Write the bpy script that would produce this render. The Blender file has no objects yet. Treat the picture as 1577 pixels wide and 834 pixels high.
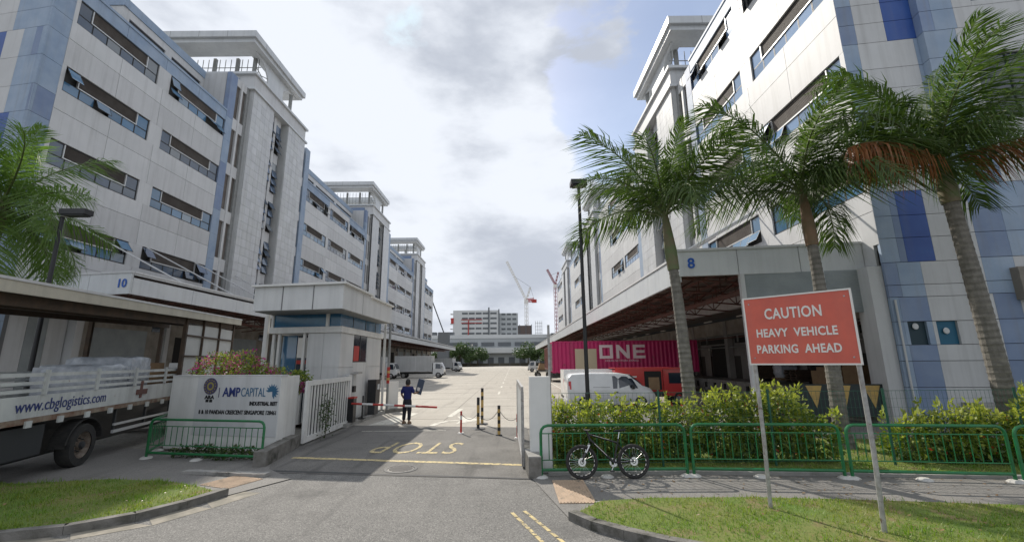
import bpy, bmesh, math, random
import numpy as np
from mathutils import Vector, Matrix, Quaternion
random.seed(7); rng = np.random.default_rng(7)
R = math.radians
SC = bpy.context.scene
COL = SC.collection

# ------------------------------------------------------------------ camera
cam_d = bpy.data.cameras.new('camera'); cam = bpy.data.objects.new('camera', cam_d); COL.objects.link(cam)
cam_d.sensor_width = 36; cam_d.lens = 36 * 662.8 / 1577; cam_d.clip_start = 0.1; cam_d.clip_end = 6000
P, RL = R(11.748), R(-0.576)
f = Vector((0, math.cos(P), math.sin(P))); rt = Vector((1, 0, 0)); up = rt.cross(f)
r2 = rt * math.cos(RL) + up * math.sin(RL); u2 = -rt * math.sin(RL) + up * math.cos(RL)
cam.matrix_world = Matrix(((r2.x, u2.x, -f.x, 0), (r2.y, u2.y, -f.y, 0), (r2.z, u2.z, -f.z, 2.5), (0, 0, 0, 1)))
SC.camera = cam
# ------------------------------------------------------------------ world, sun, exposure
SUN_EL, SUN_AZ = R(39.6), R(-26.6)          # azimuth from +Y, clockwise positive
sdir = Vector((math.sin(SUN_AZ) * math.cos(SUN_EL), math.cos(SUN_AZ) * math.cos(SUN_EL), math.sin(SUN_EL)))
W = bpy.data.worlds.new('World'); SC.world = W; W.use_nodes = True
nt = W.node_tree; nt.nodes.clear()
def N(tree, typ, **kw):
    n = tree.nodes.new(typ)
    for k, v in kw.items():
        if k.startswith('i_'):
            key = k[2:]; n.inputs[int(key) if key.isdigit() else key.replace('_', ' ')].default_value = v
        else: setattr(n, k, v)
    return n
wout = N(nt, 'ShaderNodeOutputWorld'); bg = N(nt, 'ShaderNodeBackground'); bg.inputs['Strength'].default_value = 0.1
nt.links.new(bg.outputs[0], wout.inputs[0])
sky = N(nt, 'ShaderNodeTexSky', sky_type='NISHITA', sun_disc=False, sun_elevation=SUN_EL, sun_rotation=SUN_AZ, air_density=1.2, dust_density=1.2, ozone_density=2.0)
tc = N(nt, 'ShaderNodeTexCoord')
def math_(tree, op, a, b=None, clamp=False):
    n = N(tree, 'ShaderNodeMath', operation=op, use_clamp=clamp)
    for i, v in enumerate((a, b)):
        if v is None: continue
        if isinstance(v, (int, float)): n.inputs[i].default_value = v
        else: tree.links.new(v, n.inputs[i])
    return n.outputs[0]
mp = N(nt, 'ShaderNodeMapping'); nt.links.new(tc.outputs['Generated'], mp.inputs[0]); mp.inputs['Scale'].default_value = (1, 1, 1.7)
mp.inputs['Location'].default_value = (0.35, 0.0, 0.1)
n1 = N(nt, 'ShaderNodeTexNoise', i_Scale=4.2, i_Detail=10.0, i_Roughness=0.60); nt.links.new(mp.outputs[0], n1.inputs['Vector']); n1.inputs['Distortion'].default_value = 0.25
n2 = N(nt, 'ShaderNodeTexNoise', i_Scale=4.6, i_Detail=8.0, i_Roughness=0.55)
mp2 = N(nt, 'ShaderNodeMapping'); nt.links.new(tc.outputs['Generated'], mp2.inputs[0]); mp2.inputs['Scale'].default_value = (1, 1, 2.2); mp2.inputs['Location'].default_value = (3.1, 1.7, 0.4)
nt.links.new(mp2.outputs[0], n2.inputs['Vector'])
def pix_dir(px, py):
    d = f + r2 * ((px - 788.5) / 662.8) - u2 * ((py - 417) / 662.8); return d.normalized()
def blob(px, py, rad, amp):
    d = pix_dir(px, py)
    dt = N(nt, 'ShaderNodeVectorMath', operation='DOT_PRODUCT'); dt.inputs[1].default_value = d
    nt.links.new(tc.outputs['Generated'], dt.inputs[0])
    m = N(nt, 'ShaderNodeMapRange', interpolation_type='SMOOTHSTEP'); m.inputs['From Min'].default_value = math.cos(rad); m.inputs['From Max'].default_value = 1.0
    m.inputs['To Min'].default_value = 0; m.inputs['To Max'].default_value = amp
    nt.links.new(dt.outputs['Value'], m.inputs['Value']); return m.outputs[0]
cov = math_(nt, 'ADD', n1.outputs[0], 0.13)
for b in ((640, 70, .13, -.26), (870, 150, .09, -.24), (940, 190, .15, -.27), (1075, 10, .17, -.28), (900, 300, .10, -.16), (850, 310, .10, -.14), (580, 190, .12, -.10)):
    cov = math_(nt, 'ADD', cov, blob(*b))
for b in ((500, 100, .5, .22), (780, 250, .25, .16), (790, 430, .34, .30), (760, 90, .14, .1), (880, 340, .12, .1)):
    cov = math_(nt, 'ADD', cov, blob(*b))
cm = N(nt, 'ShaderNodeMapRange', interpolation_type='SMOOTHSTEP'); nt.links.new(cov, cm.inputs['Value'])
cm.inputs['From Min'].default_value = 0.49; cm.inputs['From Max'].default_value = 0.60; cm.inputs['To Min'].default_value = 0.14
shade = N(nt, 'ShaderNodeMapRange', interpolation_type='SMOOTHSTEP')
sh = math_(nt, 'ADD', math_(nt, 'MULTIPLY', n2.outputs[0], 1.9), -.45)
for b in ((790, 415, .15, .24), (830, 50, .30, .22), (960, 70, .2, .12), (700, 100, .18, .16), (560, 160, .40, -.16), (850, 190, .18, -.16)):
    sh = math_(nt, 'ADD', sh, blob(*b))
nt.links.new(sh, shade.inputs['Value']); shade.inputs['From Min'].default_value = 0.30; shade.inputs['From Max'].default_value = 1.0
cc = N(nt, 'ShaderNodeMix', data_type='RGBA'); cc.inputs['A'].default_value = (8.3, 8.7, 9.4, 1); cc.inputs['B'].default_value = (5.0, 5.4, 6.2, 1)
nt.links.new(shade.outputs[0], cc.inputs['Factor'])
skl = N(nt, 'ShaderNodeMix', data_type='RGBA', blend_type='MULTIPLY'); skl.inputs['Factor'].default_value = 1.0; skl.inputs['B'].default_value = (1.55, 1.45, 1.4, 1)
nt.links.new(sky.outputs[0], skl.inputs['A'])
mx = N(nt, 'ShaderNodeMix', data_type='RGBA'); nt.links.new(cm.outputs[0], mx.inputs['Factor']); dk_ = N(nt, 'ShaderNodeMix', data_type='RGBA', blend_type='DARKEN'); dk_.inputs['Factor'].default_value = 1.0; dk_.inputs['B'].default_value = (7.4, 8.9, 9.8, 1); nt.links.new(skl.outputs['Result'], dk_.inputs['A']); nt.links.new(dk_.outputs['Result'], mx.inputs['A']); nt.links.new(cc.outputs['Result'], mx.inputs['B'])
nt.links.new(mx.outputs['Result'], bg.inputs['Color'])
sl = bpy.data.lights.new('sun', 'SUN'); sl.energy = 4.3; sl.angle = R(0.6); sl.color = (1, 0.93, 0.83)
so = bpy.data.objects.new('sun', sl); COL.objects.link(so); so.rotation_euler = sdir.to_track_quat('Z', 'Y').to_euler(); so.location = (0, 0, 80)
vs = SC.view_settings; vs.view_transform = 'Standard'; vs.look = 'None'; vs.gamma = 1; vs.exposure = 0.12; vs.use_curve_mapping = False

# ------------------------------------------------------------------ materials
MATS = {}
def mat(name, c, rough=0.7, metal=0.0, c2=None, ns=3.0, amt=1.0, bump=0.0, bs=40.0, streak=0.0, spec=0.5, stain=None, stain_s=0.5, stain_lo=0.55, stain_hi=0.7, emit=None, detail=5, coat=0, vary=0, blinds=None):
    if name in MATS: return MATS[name]
    m = bpy.data.materials.new(name); m.use_nodes = True; t = m.node_tree; b = t.nodes['Principled BSDF']
    b.inputs['Roughness'].default_value = rough; b.inputs['Metallic'].default_value = metal; b.inputs['Specular IOR Level'].default_value = spec
    if coat: b.inputs['Coat Weight'].default_value = coat; b.inputs['Coat Roughness'].default_value = 0.08
    c4 = (*c, 1); b.inputs['Base Color'].default_value = c4
    g = N(t, 'ShaderNodeNewGeometry'); col = None
    if c2 is not None:
        n = N(t, 'ShaderNodeTexNoise', i_Scale=ns, i_Detail=float(detail), i_Roughness=0.6); t.links.new(g.outputs['Position'], n.inputs['Vector'])
        r = N(t, 'ShaderNodeMapRange'); r.inputs['From Min'].default_value = 0.35; r.inputs['From Max'].default_value = 0.65; r.inputs['To Max'].default_value = amt
        t.links.new(n.outputs[0], r.inputs['Value'])
        x = N(t, 'ShaderNodeMix', data_type='RGBA'); x.inputs['A'].default_value = c4; x.inputs['B'].default_value = (*c2, 1); t.links.new(r.outputs[0], x.inputs['Factor'])
        col = x.outputs['Result']
    if streak:
        mpn = N(t, 'ShaderNodeMapping'); mpn.inputs['Scale'].default_value = (2.6, 2.6, 0.14); t.links.new(g.outputs['Position'], mpn.inputs[0])
        n = N(t, 'ShaderNodeTexNoise', i_Scale=1.3, i_Detail=7.0, i_Roughness=0.65); t.links.new(mpn.outputs[0], n.inputs['Vector'])
        r = N(t, 'ShaderNodeMapRange'); r.inputs['From Min'].default_value = 0.48; r.inputs['From Max'].default_value = 0.75; r.inputs['To Max'].default_value = streak
        t.links.new(n.outputs[0], r.inputs['Value'])
        x = N(t, 'ShaderNodeMix', data_type='RGBA'); x.inputs['B'].default_value = (0.19, 0.185, 0.17, 1); t.links.new(r.outputs[0], x.inputs['Factor'])
        if col is None: x.inputs['A'].default_value = c4
        else: t.links.new(col, x.inputs['A'])
        col = x.outputs['Result']
    if stain is not None:
        n = N(t, 'ShaderNodeTexNoise', i_Scale=stain_s, i_Detail=8.0, i_Roughness=0.62); t.links.new(g.outputs['Position'], n.inputs['Vector'])
        r = N(t, 'ShaderNodeMapRange'); r.inputs['From Min'].default_value = stain_lo; r.inputs['From Max'].default_value = stain_hi; t.links.new(n.outputs[0], r.inputs['Value'])
        x = N(t, 'ShaderNodeMix', data_type='RGBA'); x.inputs['B'].default_value = (*stain, 1); t.links.new(r.outputs[0], x.inputs['Factor'])
        if col is None: x.inputs['A'].default_value = c4
        else: t.links.new(col, x.inputs['A'])
        col = x.outputs['Result']
    if vary:
        oi = N(t, 'ShaderNodeObjectInfo'); hs = N(t, 'ShaderNodeHueSaturation'); r = N(t, 'ShaderNodeMapRange'); r.inputs['To Min'].default_value = 1 - vary; r.inputs['To Max'].default_value = 1 + vary * .6
        t.links.new(oi.outputs['Random'], r.inputs['Value']); t.links.new(r.outputs[0], hs.inputs['Value'])
        if col is None: hs.inputs['Color'].default_value = c4
        else: t.links.new(col, hs.inputs['Color'])
        col = hs.outputs[0]
    if blinds:
        oi = N(t, 'ShaderNodeObjectInfo'); r = N(t, 'ShaderNodeMapRange'); r.inputs['From Min'].default_value = .78; r.inputs['From Max'].default_value = .80; r.inputs['To Max'].default_value = .6
        t.links.new(oi.outputs['Random'], r.inputs['Value']); x = N(t, 'ShaderNodeMix', data_type='RGBA'); x.inputs['B'].default_value = (*blinds, 1); t.links.new(r.outputs[0], x.inputs['Factor']); t.links.new(col, x.inputs['A']); col = x.outputs['Result']
    if col is not None: t.links.new(col, b.inputs['Base Color'])
    if bump:
        n = N(t, 'ShaderNodeTexNoise', i_Scale=bs, i_Detail=4.0); t.links.new(g.outputs['Position'], n.inputs['Vector'])
        bp = N(t, 'ShaderNodeBump'); bp.inputs['Strength'].default_value = bump; bp.inputs['Distance'].default_value = 0.02
        t.links.new(n.outputs[0], bp.inputs['Height']); t.links.new(bp.outputs[0], b.inputs['Normal'])
    if emit: b.inputs['Emission Color'].default_value = (*emit[0], 1); b.inputs['Emission Strength'].default_value = emit[1]
    MATS[name] = m; return m
def leafmat(name, c, c2, trans=0.35, ns=6.0):
    if name in MATS: return MATS[name]
    m = bpy.data.materials.new(name); m.use_nodes = True; t = m.node_tree; b = t.nodes['Principled BSDF']; o = t.nodes['Material Output']
    g = N(t, 'ShaderNodeNewGeometry'); n = N(t, 'ShaderNodeTexNoise', i_Scale=ns, i_Detail=4.0); t.links.new(g.outputs['Position'], n.inputs['Vector'])
    r = N(t, 'ShaderNodeMapRange'); r.inputs['From Min'].default_value = 0.35; r.inputs['From Max'].default_value = 0.65; t.links.new(n.outputs[0], r.inputs['Value'])
    ad = math_(t, 'ADD', math_(t, 'MULTIPLY', r.outputs[0], 0.6), math_(t, 'MULTIPLY', g.outputs['Random Per Island'], 0.4), True)
    x = N(t, 'ShaderNodeMix', data_type='RGBA'); x.inputs['A'].default_value = (*c, 1); x.inputs['B'].default_value = (*c2, 1); t.links.new(ad, x.inputs['Factor'])
    t.links.new(x.outputs['Result'], b.inputs['Base Color']); b.inputs['Roughness'].default_value = 0.5
    tr = N(t, 'ShaderNodeBsdfTranslucent'); hs = N(t, 'ShaderNodeHueSaturation'); hs.inputs['Value'].default_value = 1.6; hs.inputs['Saturation'].default_value = 1.1
    t.links.new(x.outputs['Result'], hs.inputs['Color']); t.links.new(hs.outputs[0], tr.inputs['Color'])
    ms = N(t, 'ShaderNodeMixShader'); ms.inputs[0].default_value = trans
    t.links.new(b.outputs[0], ms.inputs[1]); t.links.new(tr.outputs[0], ms.inputs[2]); t.links.new(ms.outputs[0], o.inputs[0])
    MATS[name] = m; return m
def ground_mat(name, c, c2, speck, speck_scale, stain, st_lo, st_hi, st_s, rough=0.85, bump=0.4, cracks=0.0, tracks=0.5):
    m = bpy.data.materials.new(name); m.use_nodes = True; t = m.node_tree; b = t.nodes['Principled BSDF']; b.inputs['Roughness'].default_value = rough; b.inputs['Specular IOR Level'].default_value = 0.3
    g = N(t, 'ShaderNodeNewGeometry'); pos = g.outputs['Position']
    def noise(s, d=5.0, r=0.6):
        n = N(t, 'ShaderNodeTexNoise', i_Scale=s, i_Detail=d, i_Roughness=r); t.links.new(pos, n.inputs['Vector']); return n.outputs[0]
    def rng_(v, lo, hi, to=1.0):
        r = N(t, 'ShaderNodeMapRange'); r.inputs['From Min'].default_value = lo; r.inputs['From Max'].default_value = hi; r.inputs['To Max'].default_value = to; t.links.new(v, r.inputs['Value']); return r.outputs[0]
    def mixc(a, bb, fac):
        x = N(t, 'ShaderNodeMix', data_type='RGBA'); t.links.new(fac, x.inputs['Factor'])
        for k, v in (('A', a), ('B', bb)):
            if isinstance(v, tuple): x.inputs[k].default_value = (*v, 1)
            else: t.links.new(v, x.inputs[k])
        return x.outputs['Result']
    col = mixc(c, c2, rng_(noise(0.7, 7.0), 0.35, 0.65))
    vor = N(t, 'ShaderNodeTexVoronoi', i_Scale=speck_scale); t.links.new(pos, vor.inputs['Vector'])
    sp = N(t, 'ShaderNodeSeparateColor'); t.links.new(vor.outputs['Color'], sp.inputs[0])
    col = mixc(col, speck, rng_(sp.outputs[0], 0.45, 1.0, 0.8))
    col = mixc(col, tuple(v * 0.45 for v in c), rng_(sp.outputs[1], 0.7, 1.0, 0.7))
    col = mixc(col, stain, rng_(noise(st_s, 9.0, 0.65), st_lo, st_hi, 0.85))
    mt_ = N(t, 'ShaderNodeMapping'); mt_.inputs['Scale'].default_value = (2.2, .16, 1); t.links.new(pos, mt_.inputs[0])
    nt_ = N(t, 'ShaderNodeTexNoise', i_Scale=1.0, i_Detail=6.0, i_Roughness=0.6); t.links.new(mt_.outputs[0], nt_.inputs['Vector'])
    col = mixc(col, stain, rng_(nt_.outputs[0], .54, .74, tracks))
    if cracks:
        v2 = N(t, 'ShaderNodeTexVoronoi', feature='DISTANCE_TO_EDGE', i_Scale=cracks)
        dm = N(t, 'ShaderNodeVectorMath', operation='ADD'); nn = N(t, 'ShaderNodeTexNoise', i_Scale=2.5, i_Detail=4.0); t.links.new(pos, nn.inputs['Vector'])
        t.links.new(pos, dm.inputs[0]); t.links.new(nn.outputs['Color'], dm.inputs[1]); t.links.new(dm.outputs[0], v2.inputs['Vector'])
        col = mixc(tuple(v * 0.35 for v in c), col, rng_(v2.outputs['Distance'], 0.0, 0.012))
    t.links.new(col, b.inputs['Base Color'])
    bp = N(t, 'ShaderNodeBump'); bp.inputs['Strength'].default_value = bump; bp.inputs['Distance'].default_value = 0.006; t.links.new(vor.outputs['Distance'], bp.inputs['Height']); t.links.new(bp.outputs[0], b.inputs['Normal'])
    MATS[name] = m; return m

WHITE = mat('panel_white', (0.58, 0.585, 0.59), 0.55, c2=(0.52, 0.53, 0.535), ns=0.5, streak=0.26, vary=.055)
WHITE2 = mat('panel_white_b', (0.54, 0.545, 0.55), 0.55, c2=(0.49, 0.495, 0.50), ns=0.6, streak=0.30, vary=.055)
TILE = mat('tower_tile_white', (0.55, 0.56, 0.57), 0.4, c2=(0.49, 0.50, 0.51), ns=1.1, streak=0.35, vary=.10)
TILE2 = mat('tower_tile_grey', (0.52, 0.53, 0.53), 0.4, c2=(0.47, 0.48, 0.48), ns=1.1, streak=0.35)
JOINT = mat('joint_dark', (0.16, 0.165, 0.17), 0.9)
PALEBLUE = mat('paint_pale_blue', (0.30, 0.375, 0.48), 0.6, c2=(0.23, 0.31, 0.43), ns=0.9, streak=0.28, vary=.06)
MIDBLUE = mat('paint_mid_blue', (0.165, 0.225, 0.36), 0.6, c2=(0.21, 0.275, 0.40), ns=1.0, streak=0.35, vary=.1)
DEEPBLUE = mat('paint_deep_blue', (0.018, 0.065, 0.27), 0.5, c2=(0.025, 0.085, 0.31), ns=1.2, streak=0.15)
GREYP = mat('paint_grey', (0.27, 0.28, 0.28), 0.7, c2=(0.22, 0.225, 0.22), streak=0.3)
GUARDW = mat('guardhouse_cladding', (0.60, 0.605, 0.60), 0.45, c2=(0.54, 0.55, 0.55), ns=0.8, streak=0.25)
FASCIA = mat('fascia_metal', (0.56, 0.58, 0.59), 0.4, c2=(0.50, 0.52, 0.54), ns=0.7, streak=0.22)
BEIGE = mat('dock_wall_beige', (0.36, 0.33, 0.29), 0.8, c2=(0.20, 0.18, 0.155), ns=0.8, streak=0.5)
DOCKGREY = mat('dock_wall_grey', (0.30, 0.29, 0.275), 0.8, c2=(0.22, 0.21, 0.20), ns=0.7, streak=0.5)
CONC = mat('concrete_grey', (0.34, 0.33, 0.31), 0.9, c2=(0.24, 0.235, 0.22), ns=2.0, bump=0.3, bs=60, stain=(0.1, 0.095, 0.085), stain_s=1.5)
KERB = mat('kerb_dark_concrete', (0.20, 0.19, 0.175), 0.9, c2=(0.11, 0.105, 0.09), ns=4.0, bump=0.5, bs=50, stain=(0.05, 0.05, 0.04), stain_s=2.0)
GLASS = mat('window_glass', (0.035, 0.06, 0.10), 0.06, spec=0.9, c2=(0.06, 0.10, 0.16), ns=0.35, blinds=(.22, .23, .22), vary=.3)
GLASSR = mat('window_glass_painted_sky', (0.17, 0.28, 0.46), 0.08, spec=0.9, c2=(0.24, 0.36, 0.55), ns=0.5, blinds=(.10, .14, .2), vary=.25)  # tinted panes with the blue sky's reflection put into the base colour
GLASSD = mat('window_glass_dark', (0.02, 0.03, 0.045), 0.1, spec=0.8)
GLASSB = mat('window_glass_blue', (0.06, 0.16, 0.28), 0.06, spec=0.9, c2=(0.10, 0.20, 0.32), ns=0.5, blinds=(.3, .32, .32), vary=.3)
BLINDD = mat('blind_dark', (.01, .035, .05), .6); BLINDT = mat('blind_teal', (.012, .11, .19), .6)
LOUV = mat('louvre_brown', (0.105, 0.088, 0.078), 0.7, c2=(0.15, 0.135, 0.12), ns=1.5, vary=.25)
ALU = mat('frame_aluminium', (0.55, 0.56, 0.56), 0.4, metal=0.3)
DKFRAME = mat('frame_dark', (0.035, 0.037, 0.04), 0.5)
DARK = mat('interior_dark', (0.02, 0.019, 0.018), 0.9)
RSTEEL = mat('truss_red_oxide', (0.17, 0.065, 0.05), 0.7, c2=(0.10, 0.06, 0.05), ns=3)
DECK = mat('canopy_underside', (0.17, 0.14, 0.12), 0.8, c2=(0.11, 0.09, 0.08), ns=1.0)
SHUT = mat('roller_shutter', (0.30, 0.33, 0.34), 0.5, metal=0.2, c2=(0.24, 0.27, 0.28), ns=1.2)
GREEN = mat('railing_green', (0.008, 0.16, 0.05), 0.4, c2=(0.015, 0.11, 0.035), ns=5, stain=(0.09, 0.06, 0.03), stain_s=7, stain_lo=.66, stain_hi=.72)
MESHG = mat('fence_green', (0.01, 0.075, 0.045), 0.5)
STEEL = mat('galvanised_steel', (0.42, 0.42, 0.41), 0.5, metal=0.35, c2=(0.26, 0.25, 0.24), ns=9, stain=(0.13, 0.08, 0.05), stain_s=10, stain_lo=.6)
BLACK = mat('black_paint', (0.012, 0.013, 0.015), 0.45)
RUBBER = mat('rubber', (0.018, 0.018, 0.018), 0.85, c2=(0.035, 0.033, 0.03), ns=8)
CHROME = mat('bare_metal', (0.6, 0.6, 0.6), 0.25, metal=1.0)
SIGNRED = mat('sign_red', (0.58, 0.115, 0.075), 0.55, c2=(0.50, 0.10, 0.07), ns=3.5, streak=.12)
SIGNWH = mat('sign_white', (0.68, 0.66, 0.62), 0.5)
RED = mat('paint_red', (0.45, 0.03, 0.02), 0.45, c2=(0.36, 0.03, 0.025), ns=3)
YEL = mat('paint_yellow', (0.52, 0.34, 0.10), 0.7, c2=(0.40, 0.27, 0.10), ns=6)
ROADYEL = mat('road_paint_yellow', (0.62, 0.50, 0.24), 0.8, c2=(0.42, 0.34, 0.18), ns=6, stain=(0.15, 0.14, 0.12), stain_s=11, stain_lo=.51, stain_hi=.60)
ROADWH = mat('road_paint_white', (0.68, 0.66, 0.58), 0.8, c2=(0.5, 0.48, 0.42), ns=5, stain=(0.2, 0.19, 0.17), stain_s=8, stain_lo=.58, stain_hi=.64)
WPAINT = mat('white_wall_paint', (0.70, 0.70, 0.68), 0.6, c2=(0.62, 0.62, 0.60), ns=1.2, streak=0.25)
VEHW = mat('vehicle_white', (0.70, 0.71, 0.71), 0.25, c2=(0.62, 0.63, 0.63), ns=1.5, coat=0.5)
VEHR = mat('vehicle_red', (0.50, 0.02, 0.02), 0.3, coat=0.5)
TRUCKW = mat('truck_bed_white', (0.58, 0.60, 0.58), 0.5, c2=(0.48, 0.50, 0.49), ns=1.6, streak=0.45, stain=(0.20, 0.10, 0.05), stain_s=2.6, stain_lo=.68, stain_hi=.74)
CANV = mat('cream_canopy_sheet', (0.50, 0.47, 0.38), 0.6, c2=(0.40, 0.37, 0.30), ns=1.0, streak=0.3)
WOOD = mat('timber_brown', (0.085, 0.055, 0.035), 0.8, c2=(0.05, 0.035, 0.025), ns=4)
WRAP = mat('pallet_wrap', (0.50, 0.53, 0.57), 0.3, c2=(0.33, 0.36, 0.40), ns=5, bump=0.8, bs=9)
CARD = mat('cardboard', (0.30, 0.20, 0.11), 0.85, c2=(0.25, 0.16, 0.09), ns=3)
MAG = mat('container_magenta', (0.48, 0.014, 0.12), 0.5, c2=(0.39, 0.014, 0.10), ns=0.8, streak=0.2, stain=(.14, .03, .04), stain_s=2.0, stain_lo=.62, stain_hi=.7)
BRC = mat('container_brown', (0.17, 0.05, 0.035), 0.6, c2=(0.12, 0.04, 0.03), ns=1.0)
NAVY = mat('print_navy', (0.02, 0.035, 0.16), 0.5)
BLUEP = mat('print_blue', (0.01, 0.09, 0.40), 0.5)
TEALP = mat('print_teal', (0.03, 0.12, 0.22), 0.5)
PRBLACK = mat('print_black', (0.01, 0.01, 0.012), 0.5)
PRPURP = mat('print_purple_grey', (0.06, 0.05, 0.12), 0.5)
GOLD = mat('print_gold', (0.28, 0.24, 0.05), 0.5)
TACT = mat('tactile_tan', (0.46, 0.34, 0.24), 0.85, c2=(0.36, 0.27, 0.19), ns=4, stain=(.2, .17, .13), stain_s=5, stain_lo=.55)
TRUNK = mat('palm_trunk', (0.215, 0.20, 0.175), 0.9, c2=(0.13, 0.122, 0.105), ns=5, bump=0.5, bs=30)
_t = TRUNK.node_tree; _b = _t.nodes['Principled BSDF']; _wv = N(_t, 'ShaderNodeTexWave', bands_direction='Z', i_Scale=1.9, i_Distortion=2.5, i_Detail=3.0); _g = N(_t, 'ShaderNodeNewGeometry'); _t.links.new(_g.outputs['Position'], _wv.inputs['Vector'])
_m = N(_t, 'ShaderNodeMix', data_type='RGBA', blend_type='MULTIPLY'); _m.inputs['Factor'].default_value = .75; _l = _b.inputs['Base Color'].links[0].from_socket; _t.links.new(_l, _m.inputs['A']); _t.links.new(_wv.outputs['Color'], _m.inputs['B'])
_x = N(_t, 'ShaderNodeMix', data_type='RGBA'); _x.inputs['Factor'].default_value = .3; _t.links.new(_l, _x.inputs['A']); _t.links.new(_m.outputs['Result'], _x.inputs['B']); _t.links.new(_x.outputs['Result'], _b.inputs['Base Color'])
SHAFT = mat('palm_crownshaft', (0.10, 0.14, 0.05), 0.6, c2=(0.16, 0.12, 0.07), ns=3)
SHAFTB = mat('palm_crownshaft_brown', (0.20, 0.12, 0.07), 0.7, c2=(0.12, 0.10, 0.05), ns=3)
RACH = mat('palm_rachis', (0.10, 0.13, 0.04), 0.6)
BARK = mat('bark', (0.11, 0.085, 0.06), 0.9, c2=(0.07, 0.055, 0.04), ns=6)
LEAFP = leafmat('palm_leaf', (0.026, 0.062, 0.014), (0.10, 0.15, 0.032), 0.34)
LEAFPL = leafmat('palm_leaf_light', (0.08, 0.15, 0.03), (0.14, 0.22, 0.05), 0.4)
LEAFBR = leafmat('palm_leaf_dead', (0.20, 0.07, 0.025), (0.30, 0.13, 0.04), 0.3)
LEAFH = leafmat('hedge_leaf', (0.05, 0.10, 0.015), (0.17, 0.22, 0.03), 0.35, 3.0)
LEAFHY = leafmat('hedge_leaf_young', (0.24, 0.30, 0.05), (0.34, 0.36, 0.07), 0.4)
LEAFD = leafmat('tree_leaf', (0.03, 0.06, 0.018), (0.07, 0.11, 0.03), 0.25, 1.0)
FLOW = leafmat('bougainvillea_pink', (0.42, 0.03, 0.20), (0.50, 0.08, 0.30), 0.4)
FLOWR = leafmat('flower_red', (0.40, 0.04, 0.02), (0.45, 0.10, 0.04), 0.3)
GRASSM = leafmat('grass_blade', (0.09, 0.21, 0.018), (0.24, 0.26, 0.06), 0.4, 1.3)
GRASSG = ground_mat('grass_soil', tracks=0.0, *((0.10, 0.17, 0.03), (0.19, 0.18, 0.06), (0.11, 0.17, 0.03), 60, (0.20, 0.15, 0.08), .55, .65, 1.6, 0.95, 0.6))
SKIN = mat('skin', (0.20, 0.11, 0.07), 0.6); HAIR = mat('hair', (0.01, 0.009, 0.008), 0.6)
SHIRT = mat('shirt_navy', (0.008, 0.014, 0.10), 0.85); TROU = mat('trousers_dark', (0.012, 0.014, 0.022), 0.85); SHOE = mat('shoe_tan', (0.16, 0.10, 0.06), 0.7)
SLATE = mat('board_slate', (0.06, 0.08, 0.12), 0.5)
ASPH = ground_mat('street_aggregate', (0.13, 0.127, 0.12), (0.165, 0.16, 0.15), (0.29, 0.28, 0.26), 65, (0.075, 0.073, 0.07), .55, .70, 0.4)
DRIVE = ground_mat('driveway_asphalt', (0.12, 0.116, 0.108), (0.18, 0.172, 0.16), (0.22, 0.21, 0.19), 80, (0.055, 0.053, 0.05), .56, .72, 0.6, cracks=0.0, tracks=0.8)
YARD = ground_mat('yard_concrete', (0.40, 0.37, 0.32), (0.46, 0.43, 0.375), (0.42, 0.39, 0.34), 60, (0.22, 0.205, 0.18), .58, .76, 0.16)
PATH = ground_mat('footpath_asphalt', (0.175, 0.168, 0.158), (0.225, 0.215, 0.20), (0.26, 0.25, 0.23), 90, (0.11, 0.105, 0.095), .58, .74, 0.7)
CARP = ground_mat('car_park_asphalt', (0.16, 0.155, 0.15), (0.20, 0.19, 0.18), (0.22, 0.21, 0.2), 60, (0.10, 0.10, 0.09), .58, .7, 0.3)
BASEG = ground_mat('far_ground', (0.22, 0.21, 0.19), (0.26, 0.25, 0.22), (0.24, 0.23, 0.2), 20, (0.12, 0.13, 0.08), .55, .7, 0.05)

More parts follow.
